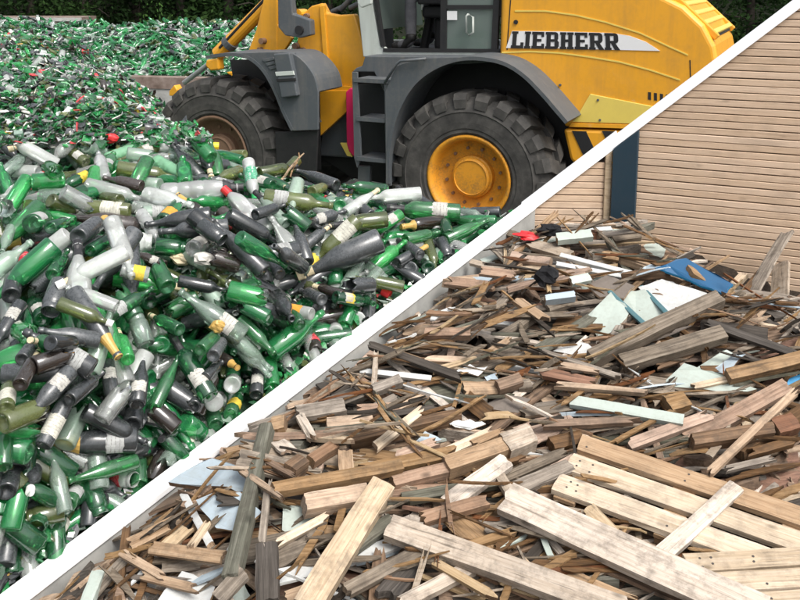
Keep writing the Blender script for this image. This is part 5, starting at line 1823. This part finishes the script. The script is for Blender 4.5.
for v, u0, u1 in ((81, 354, 390), (120, 357, 390), (160, 357, 390)):
    (x0, z0), (x1, z1) = lp(u0, v, 1.33), lp(u1, v, 1.33); zz = (z0 + z1) / 2
    mb = MB(); mb.box(((x0 + x1) / 2, 1.17, zz), (abs(x1 - x0), .34, .03)); bevel(mb.build('tread', MATS['loader_grey'], steps), .006, 1)
    mb = MB(); mb.box(((x0 + x1) / 2, 1.338, zz + .002), (abs(x1 - x0), .012, .04)); mb.build('tread_edge', MATS['loader_grey'], steps)
plate('step_back', [(357, 84), (388, 84), (388, 160), (360, 160)], .99, .02, 'loader_black', steps, 0)
plate('step_hanger', [(358, 166), (370, 166), (369, 205), (357, 205)], 1.25, .05, 'loader_grey', steps, .004)
mb = MB(); P = [lp(*p, 1.30) for p in ((389, 82), (401, 63), (405, 60), (430, 58))]
mb.tube([(p[0], 1.40, p[1]) for p in P], .014, 8); mb.build('handrail', MATS['loader_grey'], loader, smooth=True)

# ---- cab
YC = .80
cab = plate('cab', [(363, 57), (500, 57), (500, 51.5), (386, 51.5), (380, 46), (372, 0), (370, -30), (357, -30), (357, 0)], YC, .12, 'cab_light', loader, .012)
plate('cab_far_side', [(363, 57), (500, 57), (500, 40), (372, 40), (360, -30), (357, 0)], -YC + .12, .12, 'cab_light', cab, .012)
xf, zf = lp(372, 53, YC); xr, _ = lp(500, 53, YC); ztop = 3.45
mb = MB(); mb.box(((xf + xr) / 2, 0, zf - .02), (abs(xf - xr), 2 * YC - .26, .04)); mb.build('floor', MATS['loader_black'], cab)
mb = MB(); mb.box((xr - .02, 0, (zf + ztop) / 2), (.05, 2 * YC - .05, ztop - zf)); mb.build('rear_wall', MATS['loader_black'], cab)
mb = MB(); mb.box(((xf + xr) / 2 + .05, 0, ztop), (abs(xf - xr) + .25, 2 * YC + .12, .12)); bevel(mb.build('roof', MATS['cab_light'], cab), .04, 3)
for sgn in (-1, 1):
    for x in (xf + .06, xr + .03):
        mb = MB(); mb.box((x, sgn * (YC - .05), (zf + ztop) / 2 + .2), (.09, .08, ztop - zf - .4)); bevel(mb.build('pillar', MATS['cab_light'] if x > xr + .2 else MATS['loader_black'], cab), .015, 2)
plate('door_frame', [(381, 47), (384, 47), (374, -20), (371, -20)], YC + .012, .05, 'loader_black', cab, 0)
plate('door_frame', [(383, 52), (500, 52.5), (500, 49), (383, 48.5)], YC + .012, .05, 'loader_black', cab, 0)
plate('door_frame', [(440, 50), (446, 50), (447, -40), (441, -40)], YC + .013, .05, 'loader_black', cab, 0)
plate('door_frame', [(491, 50), (497, 50), (501, -40), (495, -40)], YC + .013, .05, 'loader_black', cab, 0)
plate('door_frame', [(446, 9), (493, 9), (493, 5), (446, 5)], YC + .014, .05, 'loader_black', cab, 0)
plate('door_glass', [(446, 49), (492, 49), (495, -40), (447, -40)], YC - .01, .012, 'cab_glass', cab, 0)
plate('front_glass', [(372, 30), (374, 30), (362, -70), (360, -70)], YC - .1, 1.3, 'cab_glass', cab, 0)
plate('side_sticker', [(447, 11), (457, 11), (457, 20), (447, 20)], YC + .006, .004, 'loader_white', cab, 0)
mb = MB(); P = [lp(*p, YC) for p in ((470, 14), (468, 16), (468, 32), (471, 35), (475, 32), (475, 17), (470, 14))]
mb.tube([(p[0], YC + .05, p[1]) for p in P], .011, 8); mb.build('door_handle', MATS['cab_light'], cab, smooth=True)
# seat and steering column
xs_, zs_ = lp(448, 20, .1)
mb = MB(); mb.box((xs_, 0, zf + .42), (.50, .52, .14)); mb.box((xs_ - .26, 0, zf + .78), (.14, .50, .70)); mb.box((xs_, 0, zf + .18), (.30, .30, .36))
bevel(mb.build('seat', MATS['loader_black'], cab), .04, 3)
mb = MB(); mb.tube([(xf - .25, 0, zf), (xf - .40, 0, zf + .72)], .05, 10); mb.build('steering_column', MATS['loader_black'], cab)
mb = MB(); ring = [(xf - .42 + .08 * math.cos(a), .19 * math.sin(a), zf + .74 + .17 * math.cos(a)) for a in np.linspace(0, 2 * math.pi, 20)]
mb.tube(ring, .016, 7); mb.build('steering_wheel', MATS['loader_black'], cab)
mb = MB(); mb.box((xs_ + .05, .30, zf + .55), (.42, .10, .10)); bevel(mb.build('armrest', MATS['loader_black'], cab), .02, 2)

plate('wheel_gap_blackout', [(389, 190), (390, 100), (420, 64), (470, 58), (530, 60), (580, 80), (600, 128), (600, 190)], .69, .03, 'loader_black', loader, 0)  # added black plate that keeps the gap behind the rear wheel dark
plate('front_wheel_gap_blackout', [(230, 60), (318, 58), (320, 170), (250, 180)], .69, .03, 'loader_black', loader, 0)  # likewise an added black plate, darkening the gap at the front wheel
# ---- chassis, articulation, front frame
plate('rear_chassis', [(470, 128), (395, 110), (330, 140), (320, 158), (350, 178), (480, 200), (600, 180), (600, 135)], .45, .9, 'loader_black', loader, .02)
mb = MB(); mb.box((0, 0, TR), (.36, 1.5, .36)); mb.box((WB, 0, TR), (.36, 1.5, .36)); bevel(mb.build('axle', MATS['loader_black'], loader), .06, 2)
plate('front_chassis', [(357, 90), (322, 134), (318, 156), (352, 158), (360, 120)], .52, .9, 'loader_grey', loader, .02)
plate('hitch_plate', [(317, 91), (358, 90), (356, 103), (320, 136)], .66, .06, 'loader_orange', loader, .006)
plate('lock_bar', [(345.5, 92), (350, 88), (355, 89), (358, 146), (355, 158), (349, 152), (346.5, 144)], .74, .07, 'lock_bar_red', loader, .012)
plate('lock_bracket', [(340, 143), (347, 143), (352, 157), (347, 156)], .73, .03, 'loader_yellow', loader, .003)
plate('front_frame', [(311, 6), (322, 3), (327, 13), (338, 15), (354, 14), (357, 22), (366, 56), (369, 70), (353, 72), (352, 87), (328, 86), (327, 92), (317, 92), (305, 60), (297, 42), (300, 16)], .60, .10, 'loader_orange', loader, .018)
plate('front_frame_far', [(311, 6), (322, 3), (327, 13), (338, 15), (354, 14), (357, 22), (366, 56), (369, 70), (353, 72), (352, 87), (328, 86), (327, 92), (317, 92), (305, 60), (297, 42), (300, 16)], -.50, .10, 'loader_orange', loader, .018)
plate('frame_rib', [(319, 6), (324, 5), (330, 90), (325, 91)], .625, .05, 'loader_orange', loader, .01)
plate('frame_rib', [(317, 91), (304, 58), (307, 56), (320, 84), (328, 86), (352, 86), (352, 90), (328, 93)], .64, .06, 'loader_orange', loader, .01)
plate('frame_core', [(320, 20), (355, 20), (360, 100), (325, 110)], .48, .96, 'loader_black', loader, .01)
plate('axle_housing', [(250, 120), (330, 118), (336, 165), (255, 170)], .42, .84, 'loader_black', loader, .02)
# lift arms, pins, cylinders
arm = plate('lift_arm', [(277, -30), (288, -30), (292.5, 14), (310, 20), (311, 35), (300, 38), (285, 35.5), (278, 27)], .80, .10, 'loader_grey', loader, .012)
mb = MB(); x_, z_ = lp(300, 30, .8); mb.tube([(x_, .70, z_), (x_, .83, z_)], .05, 16); mb.build('pin', MATS['loader_black'], arm)
plate('lift_arm_far', [(277, -30), (288, -30), (292.5, 14), (310, 20), (311, 35), (300, 38), (285, 35.5), (278, 27)], -.6, .10, 'loader_grey', loader, .012)
plate('boom', [(268, -20), (277, -20), (277, 53), (262, 54), (247, 54), (256, 30)], .58, .09, 'loader_orange', loader, .012)
plate('boom_gusset', [(277, 24), (292, 38), (283, 52), (272, 53)], .57, .06, 'loader_orange', loader, .008)
for (u, v, r) in ((262.5, 41, .035), (299, 14, .055), (307, 16, .03), (296, 46, .035), (303, 50, .03), (298, 55, .03), (260, 49, .02)):
    x_, z_ = lp(u, v, .62); mb = MB(); mb.tube([(x_, .50, z_), (x_, .655, z_)], r, 12); mb.build('pin', MATS['rim_rust'] if r < .05 else MATS['loader_orange'], loader)
def cyl(name, p, q, y, r, mat, parent=loader):
    a, b = lp(*p, y), lp(*q, y); mb = MB(); mb.tube([(a[0], y, a[1]), (b[0], y, b[1])], r, 16)
    return mb.build(name, MATS[mat], parent, smooth=False)
tc_ = cyl('tilt_cylinder', (218, 54), (276, -4), .40, .085, 'loader_orange')
cyl('cylinder_collar', (228, 45), (232, 41), .40, .10, 'loader_grey', tc_)
cyl('hose', (220, 48), (272, -8), .47, .022, 'loader_black', tc_)
cyl('lift_rod', (184, 83), (210, 63), .40, .032, 'chrome_rod', tc_)
plate('cylinder_eye', [(206, 60), (218, 58), (219, 70), (210, 71), (205, 66)], .46, .12, 'loader_orange', tc_, .02)
plate('bucket_link', [(169, 91), (174, 85), (177, 90), (176, 96), (169, 96)], .46, .12, 'loader_orange', loader, .01)
plate('front_strut', [(226, 72), (236, 72), (246, 84), (238, 84)], .5, .1, 'loader_orange', loader, .01)
# engine-side pipes seen above the front frame
for k, (p, q) in enumerate((((332, 12), (345, 6)), ((340, 10), (352, -2)), ((350, 8), (362, 2)))):
    cyl('hydraulic_hose', p, q, .2 + .12 * k, .03, 'loader_grey')
plate('mirror', [(357, 3), (364, -6), (371, -6), (371, 4), (361, 8)], 1.0, .05, 'cab_light', loader, .01)
# front fender, lamp box, mudflap
farch = [(206, 59), (222, 56.5), (240, 57), (252, 62), (263, 73), (273, 91), (282, 113), (291, 131)]
band('front_fender', farch, 1.37, .78, -.035, 'loader_grey')
plate('front_fender_side', smooth_px([(206, 57), (214, 54.5), (240, 53), (275, 52), (292, 53.5), (304, 62), (314, 76), (318, 92)]) + [(318, 130)] + smooth_px(farch)[::-1], 1.365, .03, 'loader_grey', loader, .006)
plate('front_fender_deck', smooth_px([(245, 53.5), (275, 52.5), (291, 54), (303, 62.5), (313, 76), (317, 92)]) + smooth_px([(312, 94), (300, 75), (288, 60), (245, 57)]), 1.36, .55, 'loader_grey', loader, .006)
lb = plate('lamp_box', [(273, 54), (289, 53), (293, 72), (297, 96), (281, 98)], 1.43, .14, 'loader_grey', loader, .012)
plate('lamp_box_lid', [(275, 72), (293, 71), (294, 75), (276, 76)], 1.437, .02, 'cab_light', lb, .002)
plate('lamp_box_strap', [(276, 79), (295, 78), (295.5, 81), (277, 82)], 1.436, .02, 'loader_black', lb, .002)
for r_ in range(3): plate('lamp_rib', [(262 + r_ * 3, 59 + r_ * 4), (273 + r_, 57 + r_ * 4), (275 + r_, 60 + r_ * 4), (264 + r_ * 3, 62 + r_ * 4)], 1.38, .03, 'loader_grey', lb, .003)
plate('mudflap', [(275, 132), (318, 131), (316, 173), (277, 174)], 1.33, .025, 'loader_black', loader, .004)
# bucket, low in front of the machine behind the heap
bk = MB()
prof = [(WB + 1.35, .62), (WB + 1.32, .15), (WB + 1.5, .03), (WB + 2.4, .03), (WB + 2.4, .06), (WB + 1.55, .10), (WB + 1.40, .20), (WB + 1.43, .62)]
bk.prism(prof, 1.4, -1.4)
for s in (1.4, -1.37): bk.prism([(WB + 1.36, .6), (WB + 1.34, .15), (WB + 1.5, .04), (WB + 2.35, .04), (WB + 1.8, .5)], s, s - .03)
bk.build('bucket', MATS['rusty_steel'], loader)

# ------------------------------------------------------------------ driver seated in the cab
mat_mottle('trousers_grey', [(.075, .075, .083), (.11, .11, .12), (.15, .15, .16)], 10, .9, .5, .01)
mat_mottle('jacket_blue', [(.02, .03, .06), (.03, .045, .085), (.05, .065, .11)], 10, .9, .4, .01)
mat_mottle('skin', [(.42, .25, .18), (.50, .31, .23), (.55, .35, .27)], 12, .55, .1, .005)
mat_mottle('hair_dark', [(.015, .010, .008), (.03, .02, .015), (.05, .035, .025)], 60, .6, .6, .01)
MATS['boot_black'] = mat_paint('boot_black', (.010, .010, .010), .5, .3, (.06, .05, .04), 12)
hx, hz = xs_ - .10, zf + .56       # pelvis on the seat
yL, yR = .16, -.16
foot = lp(398, 46, .35); knee = lp(432, -12, .30)
def skin_obj(name, verts, edges, radii, mat, parent, root=0, sub=2):
    me = bpy.data.meshes.new(name); me.from_pydata(verts, edges, []); me.materials.append(mat)
    o = link(name, me, parent)
    m = o.modifiers.new('skin', 'SKIN'); m.use_smooth_shade = True
    sv = me.skin_vertices
    if not sv:
        bm = bmesh.new(); bm.from_mesh(me); bm.verts.layers.skin.verify(); bm.to_mesh(me); bm.free(); sv = me.skin_vertices
    for d, r in zip(sv[0].data, radii): d.radius = r if isinstance(r, tuple) else (r, r)
    for d in sv[0].data: d.use_root = False
    sv[0].data[root].use_root = True
    s = o.modifiers.new('sub', 'SUBSURF'); s.levels = sub; s.render_levels = sub
    return o
person = empty('person', mat=ML @ Matrix.Translation((hx, 0, zf)))
tag(person, 'driver in dark trousers and boots sitting in the loader cab', 'person')
def q(x, y, z): return (x - hx, y, z - zf)
kx, kz = hx + .46, zf + .60
V = [q(hx, 0, hz), q(hx - .03, 0, hz + .20), q(hx - .05, 0, hz + .40), q(hx - .05, 0, hz + .52), q(hx - .03, 0, hz + .62), q(hx - .01, 0, hz + .74),
     q(hx + .02, .10, hz), q(kx, .30, kz), q(foot[0] - .16, .36, zf + .09), q(foot[0], .38, zf + .05),
     q(hx + .02, -.10, hz), q(kx, -.2, kz), q(foot[0] - .16, -.2, zf + .09), q(foot[0], -.2, zf + .05),
     q(hx - .05, .20, hz + .46), q(hx + .05, .27, hz + .24), q(hx + .30, .20, hz + .26),
     q(hx - .05, -.20, hz + .46), q(hx + .05, -.27, hz + .24), q(hx + .30, -.20, hz + .26)]
E = [(0, 1), (1, 2), (2, 3), (3, 4), (4, 5), (0, 6), (6, 7), (7, 8), (8, 9), (0, 10), (10, 11), (11, 12), (12, 13), (3, 14), (14, 15), (15, 16), (3, 17), (17, 18), (18, 19)]
Rr = [(.15, .13), (.15, .12), (.16, .12), (.10, .09), .058, (.085, .105), .105, .082, .062, .05, .105, .082, .062, .05, .068, .052, .036, .068, .052, .036]
skin_obj('body', V, E, Rr, MATS['trousers_grey'], person)
for sg, fy in ((1, .37), (-1, -.2)):
    skin_obj('boot', [q(foot[0] - .17, fy, zf + .20), q(foot[0] - .16, fy, zf + .07), q(foot[0] - .05, fy, zf + .055), q(foot[0] + .07, fy, zf + .045)], [(0, 1), (1, 2), (2, 3)], [.066, .062, .05, .042], MATS['boot_black'], person, 1)
    hy = .20 * sg; hz2 = hz + .26
    Vh = [q(hx + .28, hy, hz2), q(hx + .36, hy, hz2 + .01)]; Eh = [(0, 1)]; Rh = [.028, (.034, .018)]
    for k in range(4):
        fyk = hy + (-.03 + .02 * k)
        b = len(Vh); Vh += [q(hx + .40, fyk, hz2 + .015), q(hx + .435 + .004 * (k in (1, 2)), fyk, hz2 + .005), q(hx + .43, fyk, hz2 - .03)]
        Eh += [(1, b), (b, b + 1), (b + 1, b + 2)]; Rh += [.010, .009, .008]
    b = len(Vh); Vh += [q(hx + .37, hy - sg * .035, hz2 - .005), q(hx + .40, hy - sg * .045, hz2 - .025)]; Eh += [(1, b), (b, b + 1)]; Rh += [.010, .009]
    skin_obj('hand', Vh, Eh, Rh, MATS['skin'], person, 0, 1)
skin_obj('jacket', [V[0], V[1], V[2], V[3], V[14], V[15], (V[16][0] - .05, V[16][1], V[16][2]), V[17], V[18], (V[19][0] - .05, V[19][1], V[19][2])],
         [(0, 1), (1, 2), (2, 3), (3, 4), (4, 5), (5, 6), (3, 7), (7, 8), (8, 9)], [(.162, .142), (.162, .135), (.172, .135), (.115, .10), .08, .064, .047, .08, .064, .047], MATS['jacket_blue'], person)
hd = MB(); seg = 16; rings = 12
for i in range(rings + 1):
    ph = math.pi * i / rings
    for k in range(seg):
        th = 2 * math.pi * k / seg
        x = .095 * math.sin(ph) * math.cos(th); y = .075 * math.sin(ph) * math.sin(th); z = .12 * math.cos(ph)
        if z < 0: x *= 1 - .15 * (-z / .12); y *= 1 - .28 * (-z / .12)
        if x > .06 and abs(y) < .018 and -.045 < z < .015: x += .022
        if x > .05 and .012 < abs(y) < .05 and 0 < z < .035: x -= .008
        hd.v.append((x, y, z))
for i in range(rings):
    for k in range(seg): hd.f.append((i * seg + k, i * seg + (k + 1) % seg, (i + 1) * seg + (k + 1) % seg, (i + 1) * seg + k)); hd.m.append(0)
head = hd.build('head', MATS['skin'], person, smooth=True); head.location = (q(hx, 0, hz + .86))
hh = MB()
for i in range(7):
    ph = .5 * math.pi * i / 6 + .0
    for k in range(seg):
        th = 2 * math.pi * k / seg
        low = 1.0 if math.cos(th) < .2 else .65
        p2 = ph * low * 1.15
        hh.v.append((.102 * math.sin(p2) * math.cos(th) - .004, .082 * math.sin(p2) * math.sin(th), .128 * math.cos(p2)))
for i in range(6):
    for k in range(seg): hh.f.append((i * seg + k, i * seg + (k + 1) % seg, (i + 1) * seg + (k + 1) % seg, (i + 1) * seg + k)); hh.m.append(0)
hh.build('hair', MATS['hair_dark'], head, smooth=True)
for sg in (-1, 1):
    mb = MB(); mb.tube([(.078, sg * .032, .012), (.086, sg * .032, .012)], .010, 8); mb.build('eye', MATS['loader_black'], head)
    mb = MB(); mb.tube([(-.005, sg * .068, .0), (-.012, sg * .088, .004)], [.028, .020], 8); mb.build('ear', MATS['skin'], head)
mb = MB(); mb.box((.086, 0, -.062), (.012, .042, .008)); mb.build('mouth', MATS['lock_bar_red'], head)

# ------------------------------------------------------------------ far glass bay: concrete push wall, heap of green bottles, rusty container side
FW0, FW1 = at(95, 76, 16.0), at(275, 76, 15.4)
fw = empty('push_wall', (FW0[0], FW0[1], 0))
tag(fw, 'low concrete wall with rusty steel lip in front of the far green heap', 'wall')
d = FW1 - FW0; d[2] = 0; Lw = np.linalg.norm(d); d /= Lw; nn = np.array([d[1], -d[0], 0])
zt = FW0[2]
def far_box(name, z0, z1, y0, y1, mat, s0=0.0, s1=None):
    mb = MB(); V = []
    for s in (s0, s1 or Lw):
        for y in (y0, y1):
            for z in (z0, z1):
                q_ = d * s + nn * y; V.append((q_[0], q_[1], z))
    mb.add(V, [(0, 1, 3, 2), (4, 6, 7, 5), (0, 4, 5, 1), (2, 3, 7, 6), (0, 2, 6, 4), (1, 5, 7, 3)])
    return mb.build(name, MATS[mat], fw)
far_box('wall', 0, zt - .20, 0, -.25, 'concrete'); far_box('steel_lip', zt - .20, zt, .02, -.27, 'rusty_steel')
for k in range(1, 4): far_box('joint', 0, zt - .201, .004, -.01, 'loader_black', k * Lw / 4, k * Lw / 4 + .02)
FC = []
for u, v, t in ((-260, 30, 21), (-120, 24, 21), (0, 22, 21), (100, 27, 20.5), (180, 26, 20.5), (250, 26, 20.5), (330, 30, 20.5), (120, 74, 16.6), (200, 74, 16.2), (290, 76, 15.9), (0, 60, 17), (-150, 60, 17), (400, 60, 18.5)):
    FC.append(at(u, v, t))
FC += [(-16, 22.5, 0), (-10, 24.5, 0), (-5, 24.5, 0), (0, 24, 0), (4, 20, 0), (-16, 16, .3), (-9, 14.8, .2)]
FH = HM(-14, 2, 14.5, 24.2, .08, FC)
def beyond(x, y): return (x - FW0[0]) * nn[0] + (y - FW0[1]) * nn[1] < -.35
tag(heap_mesh(FH, 'far_glass_fines', MATS['glass_fines'], lambda x, y: beyond(x, y), 3, .12, 'crushed glass inside the far green heap'), cat='crushed glass')
fb = MB(); rs = random.Random(15)
lo2 = {k: lathe(k, 6, 0, simple=True) for k in ('wine', 'burgundy', 'hock', 'champagne', 'beer')}
cnt = 0; tries = 0
while cnt < 2800 and tries < 9000:
    tries += 1
    u = rs.uniform(-90, 330); v = rs.uniform(16, 80)
    hp = None
    t = np.arange(14, 24, .05); P = CAMP + ray(u, v)[None] * t[:, None]; dz = P[:, 2] - FH.get(P[:, 0], P[:, 1], True); k = int(np.argmax(dz <= 0))
    if dz[k] > 0: continue
    P = P[k]
    if not beyond(P[0], P[1] - .1): continue
    kind = rs.choice(list(lo2)); L = PROF[kind][1] * rs.uniform(.75, 1.1)
    yaw = rs.uniform(0, 6.28); nrm = FH.normal(P[0], P[1])
    ax = np.array([math.cos(yaw), math.sin(yaw), rs.gauss(0, .7)]); ax -= nrm * ax.dot(nrm) * .4; ax /= np.linalg.norm(ax)
    M = np.eye(4); M[:3, :3] = frame_from_axis(ax) * L; M[:3, 3] = P - ax * L / 2 + np.array([0, 0, rs.uniform(-.02, .10)])
    col = rs.choices(GORDER[:7], [10, 22, 40, 5, 9, 17, 2])[0]
    merge(*lo2[kind], M, fb, GORDER.index(col)); cnt += 1
tag(fb.build('far_bottle_heap', [GL[c] for c in GORDER], smooth=True, fix=False), 'far heap of green bottles behind the concrete push wall', 'bottles', kind='stuff')
c0, c1 = at(12, 17.5, 23.6), at(81, 17.5, 23.6)
cont = empty('steel_container', ((c0[0] + c1[0]) / 2 - 1.5, c0[1], 0)); tag(cont, 'rusty brown container side rising behind the far green heap', 'container')
wct = c1[0] - c0[0] + 3.0
mb = MB(); mb.box((0, .6, c0[2] / 2), (wct, 1.2, c0[2])); mb.build('body', MATS['rusty_steel'], cont)
mb = MB(); mb.box((0, -.03, c0[2] - .05), (wct + .04, .06, .09)); mb.build('top_rail', MATS['concrete'], cont)
for k in range(9):
    mb = MB(); mb.box((-wct / 2 + .1 + k * (wct - .2) / 8, -.025, c0[2] / 2 - .05), (.09, .05, c0[2] - .15)); mb.build('rib', MATS['rusty_steel'], cont)

# ------------------------------------------------------------------ wood edge behind the yard
def mat_leaf(name, c0, c1):
    m, nt, out = newmat(name)
    v = obj_coords(nt, jitter=True); n1 = noise(nt, v, 2.2, 4, .6)
    c = ramp(nt, n1, [(.3, c0), (.7, c1)])
    dfs = nt.nodes.new('ShaderNodeBsdfDiffuse'); nt.links.new(c, dfs.inputs[0])
    tr = nt.nodes.new('ShaderNodeBsdfTranslucent'); nt.links.new(c, tr.inputs[0])
    ms = nt.nodes.new('ShaderNodeMixShader'); ms.inputs[0].default_value = .3
    nt.links.new(dfs.outputs[0], ms.inputs[1]); nt.links.new(tr.outputs[0], ms.inputs[2]); nt.links.new(ms.outputs[0], out.inputs[0])
    return m
LEAF = [mat_leaf('leaf_dark', (.010, .022, .009), (.030, .058, .020)), mat_leaf('leaf_mid', (.018, .040, .012), (.050, .095, .030)), mat_leaf('leaf_light', (.05, .11, .03), (.10, .20, .05))]
mat_mottle('bark', [(.018, .014, .011), (.038, .031, .025), (.065, .055, .045)], 8, .95, .6, .02)
def leaf_cloud(rs, n, cz, rx, rz, size, low):
    mb = MB()
    clumps = [(rs.gauss(0, rx * .45), rs.gauss(0, rx * .45), low + abs(rs.gauss(0, .5)) * rz if rs.random() < .45 else rs.uniform(low, cz + rz)) for _ in range(46)]
    for k in range(n):
        c = rs.choice(clumps)
        p = np.array([c[0] + rs.gauss(0, .34), c[1] + rs.gauss(0, .34), max(.08, c[2] + rs.gauss(0, .26))])
        a = np.array([rs.gauss(0, 1), rs.gauss(0, 1), rs.gauss(-.3, .6)]); a /= np.linalg.norm(a); b = np.cross(a, [rs.gauss(0, 1), rs.gauss(0, 1), rs.gauss(0, 1)]); b /= np.linalg.norm(b) + 1e-6
        s = size * rs.uniform(.6, 1.3)
        mb.add([p - a * s, p + b * s * .45, p + a * s, p - b * s * .45], [(0, 1, 2, 3)])
    return mb
TREE = []
for vi in range(3):
    rs = random.Random(40 + vi)
    tr = MB(); h = 7.0
    pts = [(0, 0, 0), (.05, .02, 1.2), (-.04, .05, 2.6), (.06, -.03, 4.2), (0, .02, h)]
    tr.tube(pts, [.16, .13, .11, .08, .03], 9)
    for k in range(14):
        z = rs.uniform(.9, 5.8); a = rs.uniform(0, 6.28); l = rs.uniform(.8, 1.6)
        tr.tube([(0, 0, z), (l * .5 * math.cos(a), l * .5 * math.sin(a), z + .15), (l * math.cos(a), l * math.sin(a), z + rs.uniform(-.15, .4))], [.035, .022, .008], 5)
    cr = leaf_cloud(rs, 3600, 3.6, 1.6, 3.2, .085, .5)
    TREE.append((tr.mesh('trunk', MATS['bark'], True), cr.mesh('crown', LEAF[0 if vi < 2 else 1])))
rs = random.Random(3)
TPOS = []
ordw = ['leftmost', 'second', 'third', 'fourth', 'fifth', 'sixth', 'seventh', 'eighth', 'ninth', 'tenth', 'eleventh', 'twelfth']
us = [-20, 30, 85, 135, 180, 228, 262, 330]
for i, u in enumerate(us):
    TPOS.append((u, 27.5 + rs.uniform(-.8, 1.6), f'dark woodland tree behind the far heap, {ordw[i]} from left' if i else 'leftmost dark woodland tree behind the far heap'))
for i, u in enumerate((690, 752, 812)):
    TPOS.append((u, 26 + rs.uniform(-1, 1), ['dark woodland tree above the loader hood', 'dark woodland tree showing behind the rear corner of the hood', 'dark woodland tree right of the loader tail'][i]))
for i, u in enumerate((6, 60, 110, 158, 204, 250, 300, 722, 780)):
    TPOS.append((u, 30.5 + rs.uniform(-.6, 1.5), None))
k2 = 0
for i, (u, t, lab) in enumerate(TPOS):
    p = at(u, 10, t); zg = 0 if p[1] < 28.5 else 13.0 * (1 - math.exp(-max(0, p[1] - 28.5) / 12.0)) - .3
    root = empty('woodland_tree', (p[0], p[1], zg)); root.rotation_euler.z = rs.uniform(0, 6.28)
    s = rs.uniform(.9, 1.2); root.scale = (s, s, s)
    if lab is None:
        k2 += 1; lab = f'shaded tree of the second row up the wooded bank, {ordw[k2 - 1]} from left' if k2 > 1 else 'leftmost shaded tree of the second row up the wooded bank'
    tag(root, lab, 'tree', 'trees at the edge of the yard')
    trm, crm = TREE[i % 3]
    link('trunk', trm, root); link('crown', crm, root)
sb = leaf_cloud(random.Random(8), 500, .35, .28, .35, .05, .1).mesh('foliage', LEAF[2])
stm = MB(); stm.tube([(0, 0, 0), (.02, 0, .4), (0, .02, .75)], [.02, .014, .006], 6); stm = stm.mesh('stem', MATS['bark'])
for i, (u, lab) in enumerate(((152, 'young light green sapling above the far heap beside the loader arm'), (172, 'tiny light green sapling right of the taller one above the far heap'))):
    p = at(u, 20, 23.4); r = empty('sapling', (p[0], p[1], max(0.0, FH.get(p[0], p[1]) - .02) if p[1] < 24 else 0)); tag(r, lab, 'sapling', 'saplings at the far heap')
    r.scale = (.55, .55, 1.5 - .3 * i)
    link('stem', stm, r); link('foliage', sb, r)
und = leaf_cloud(random.Random(19), 10, 1, 1, 1, .1, .1)
und = MB(); rs = random.Random(23)
for k in range(15000):
    x = rs.uniform(-16, 14); y = rs.uniform(25.6, 31.5)
    zg = 0 if y < 28.5 else 13.0 * (1 - math.exp(-(y - 28.5) / 12.0)) - .3
    p = np.array([x, y, zg + abs(rs.gauss(0, .55)) + .05])
    a = np.array([rs.gauss(0, 1), rs.gauss(0, 1), rs.gauss(0, .8)]); a /= np.linalg.norm(a); b = np.cross(a, [rs.gauss(0, 1), rs.gauss(0, 1), rs.gauss(0, 1)]); b /= np.linalg.norm(b) + 1e-6
    s = rs.uniform(.06, .13)
    und.add([p - a * s, p + b * s * .5, p + a * s, p - b * s * .5], [(0, 1, 2, 3)], 0 if rs.random() < .75 else 1)
tag(und.build('undergrowth', [LEAF[0], LEAF[1]], fix=False), 'dark leafy undergrowth at the foot of the woodland', 'undergrowth', kind='stuff')

# ------------------------------------------------------------------ labels that single each piece out
def nth(i, n):
    if i == 0: return 'leftmost'
    if i == n - 1: return 'rightmost'
    W = ['', 'second', 'third', 'fourth', 'fifth', 'sixth', 'seventh', 'eighth', 'ninth', 'tenth', 'eleventh', 'twelfth']
    return W[i] + ' from left' if i < len(W) else f'{i + 1}th from left'
for lst in (LAB, WLAB):
    by = {}
    for o, dsc, u, v in lst: by.setdefault(dsc, []).append((u, v, o))
    for dsc, items in by.items():
        if len(items) == 1: items[0][2]['label'] = dsc; continue
        items.sort(key=lambda a: a[0])
        for i, (u, v, o) in enumerate(items): o['label'] = dsc + ', ' + nth(i, len(items))
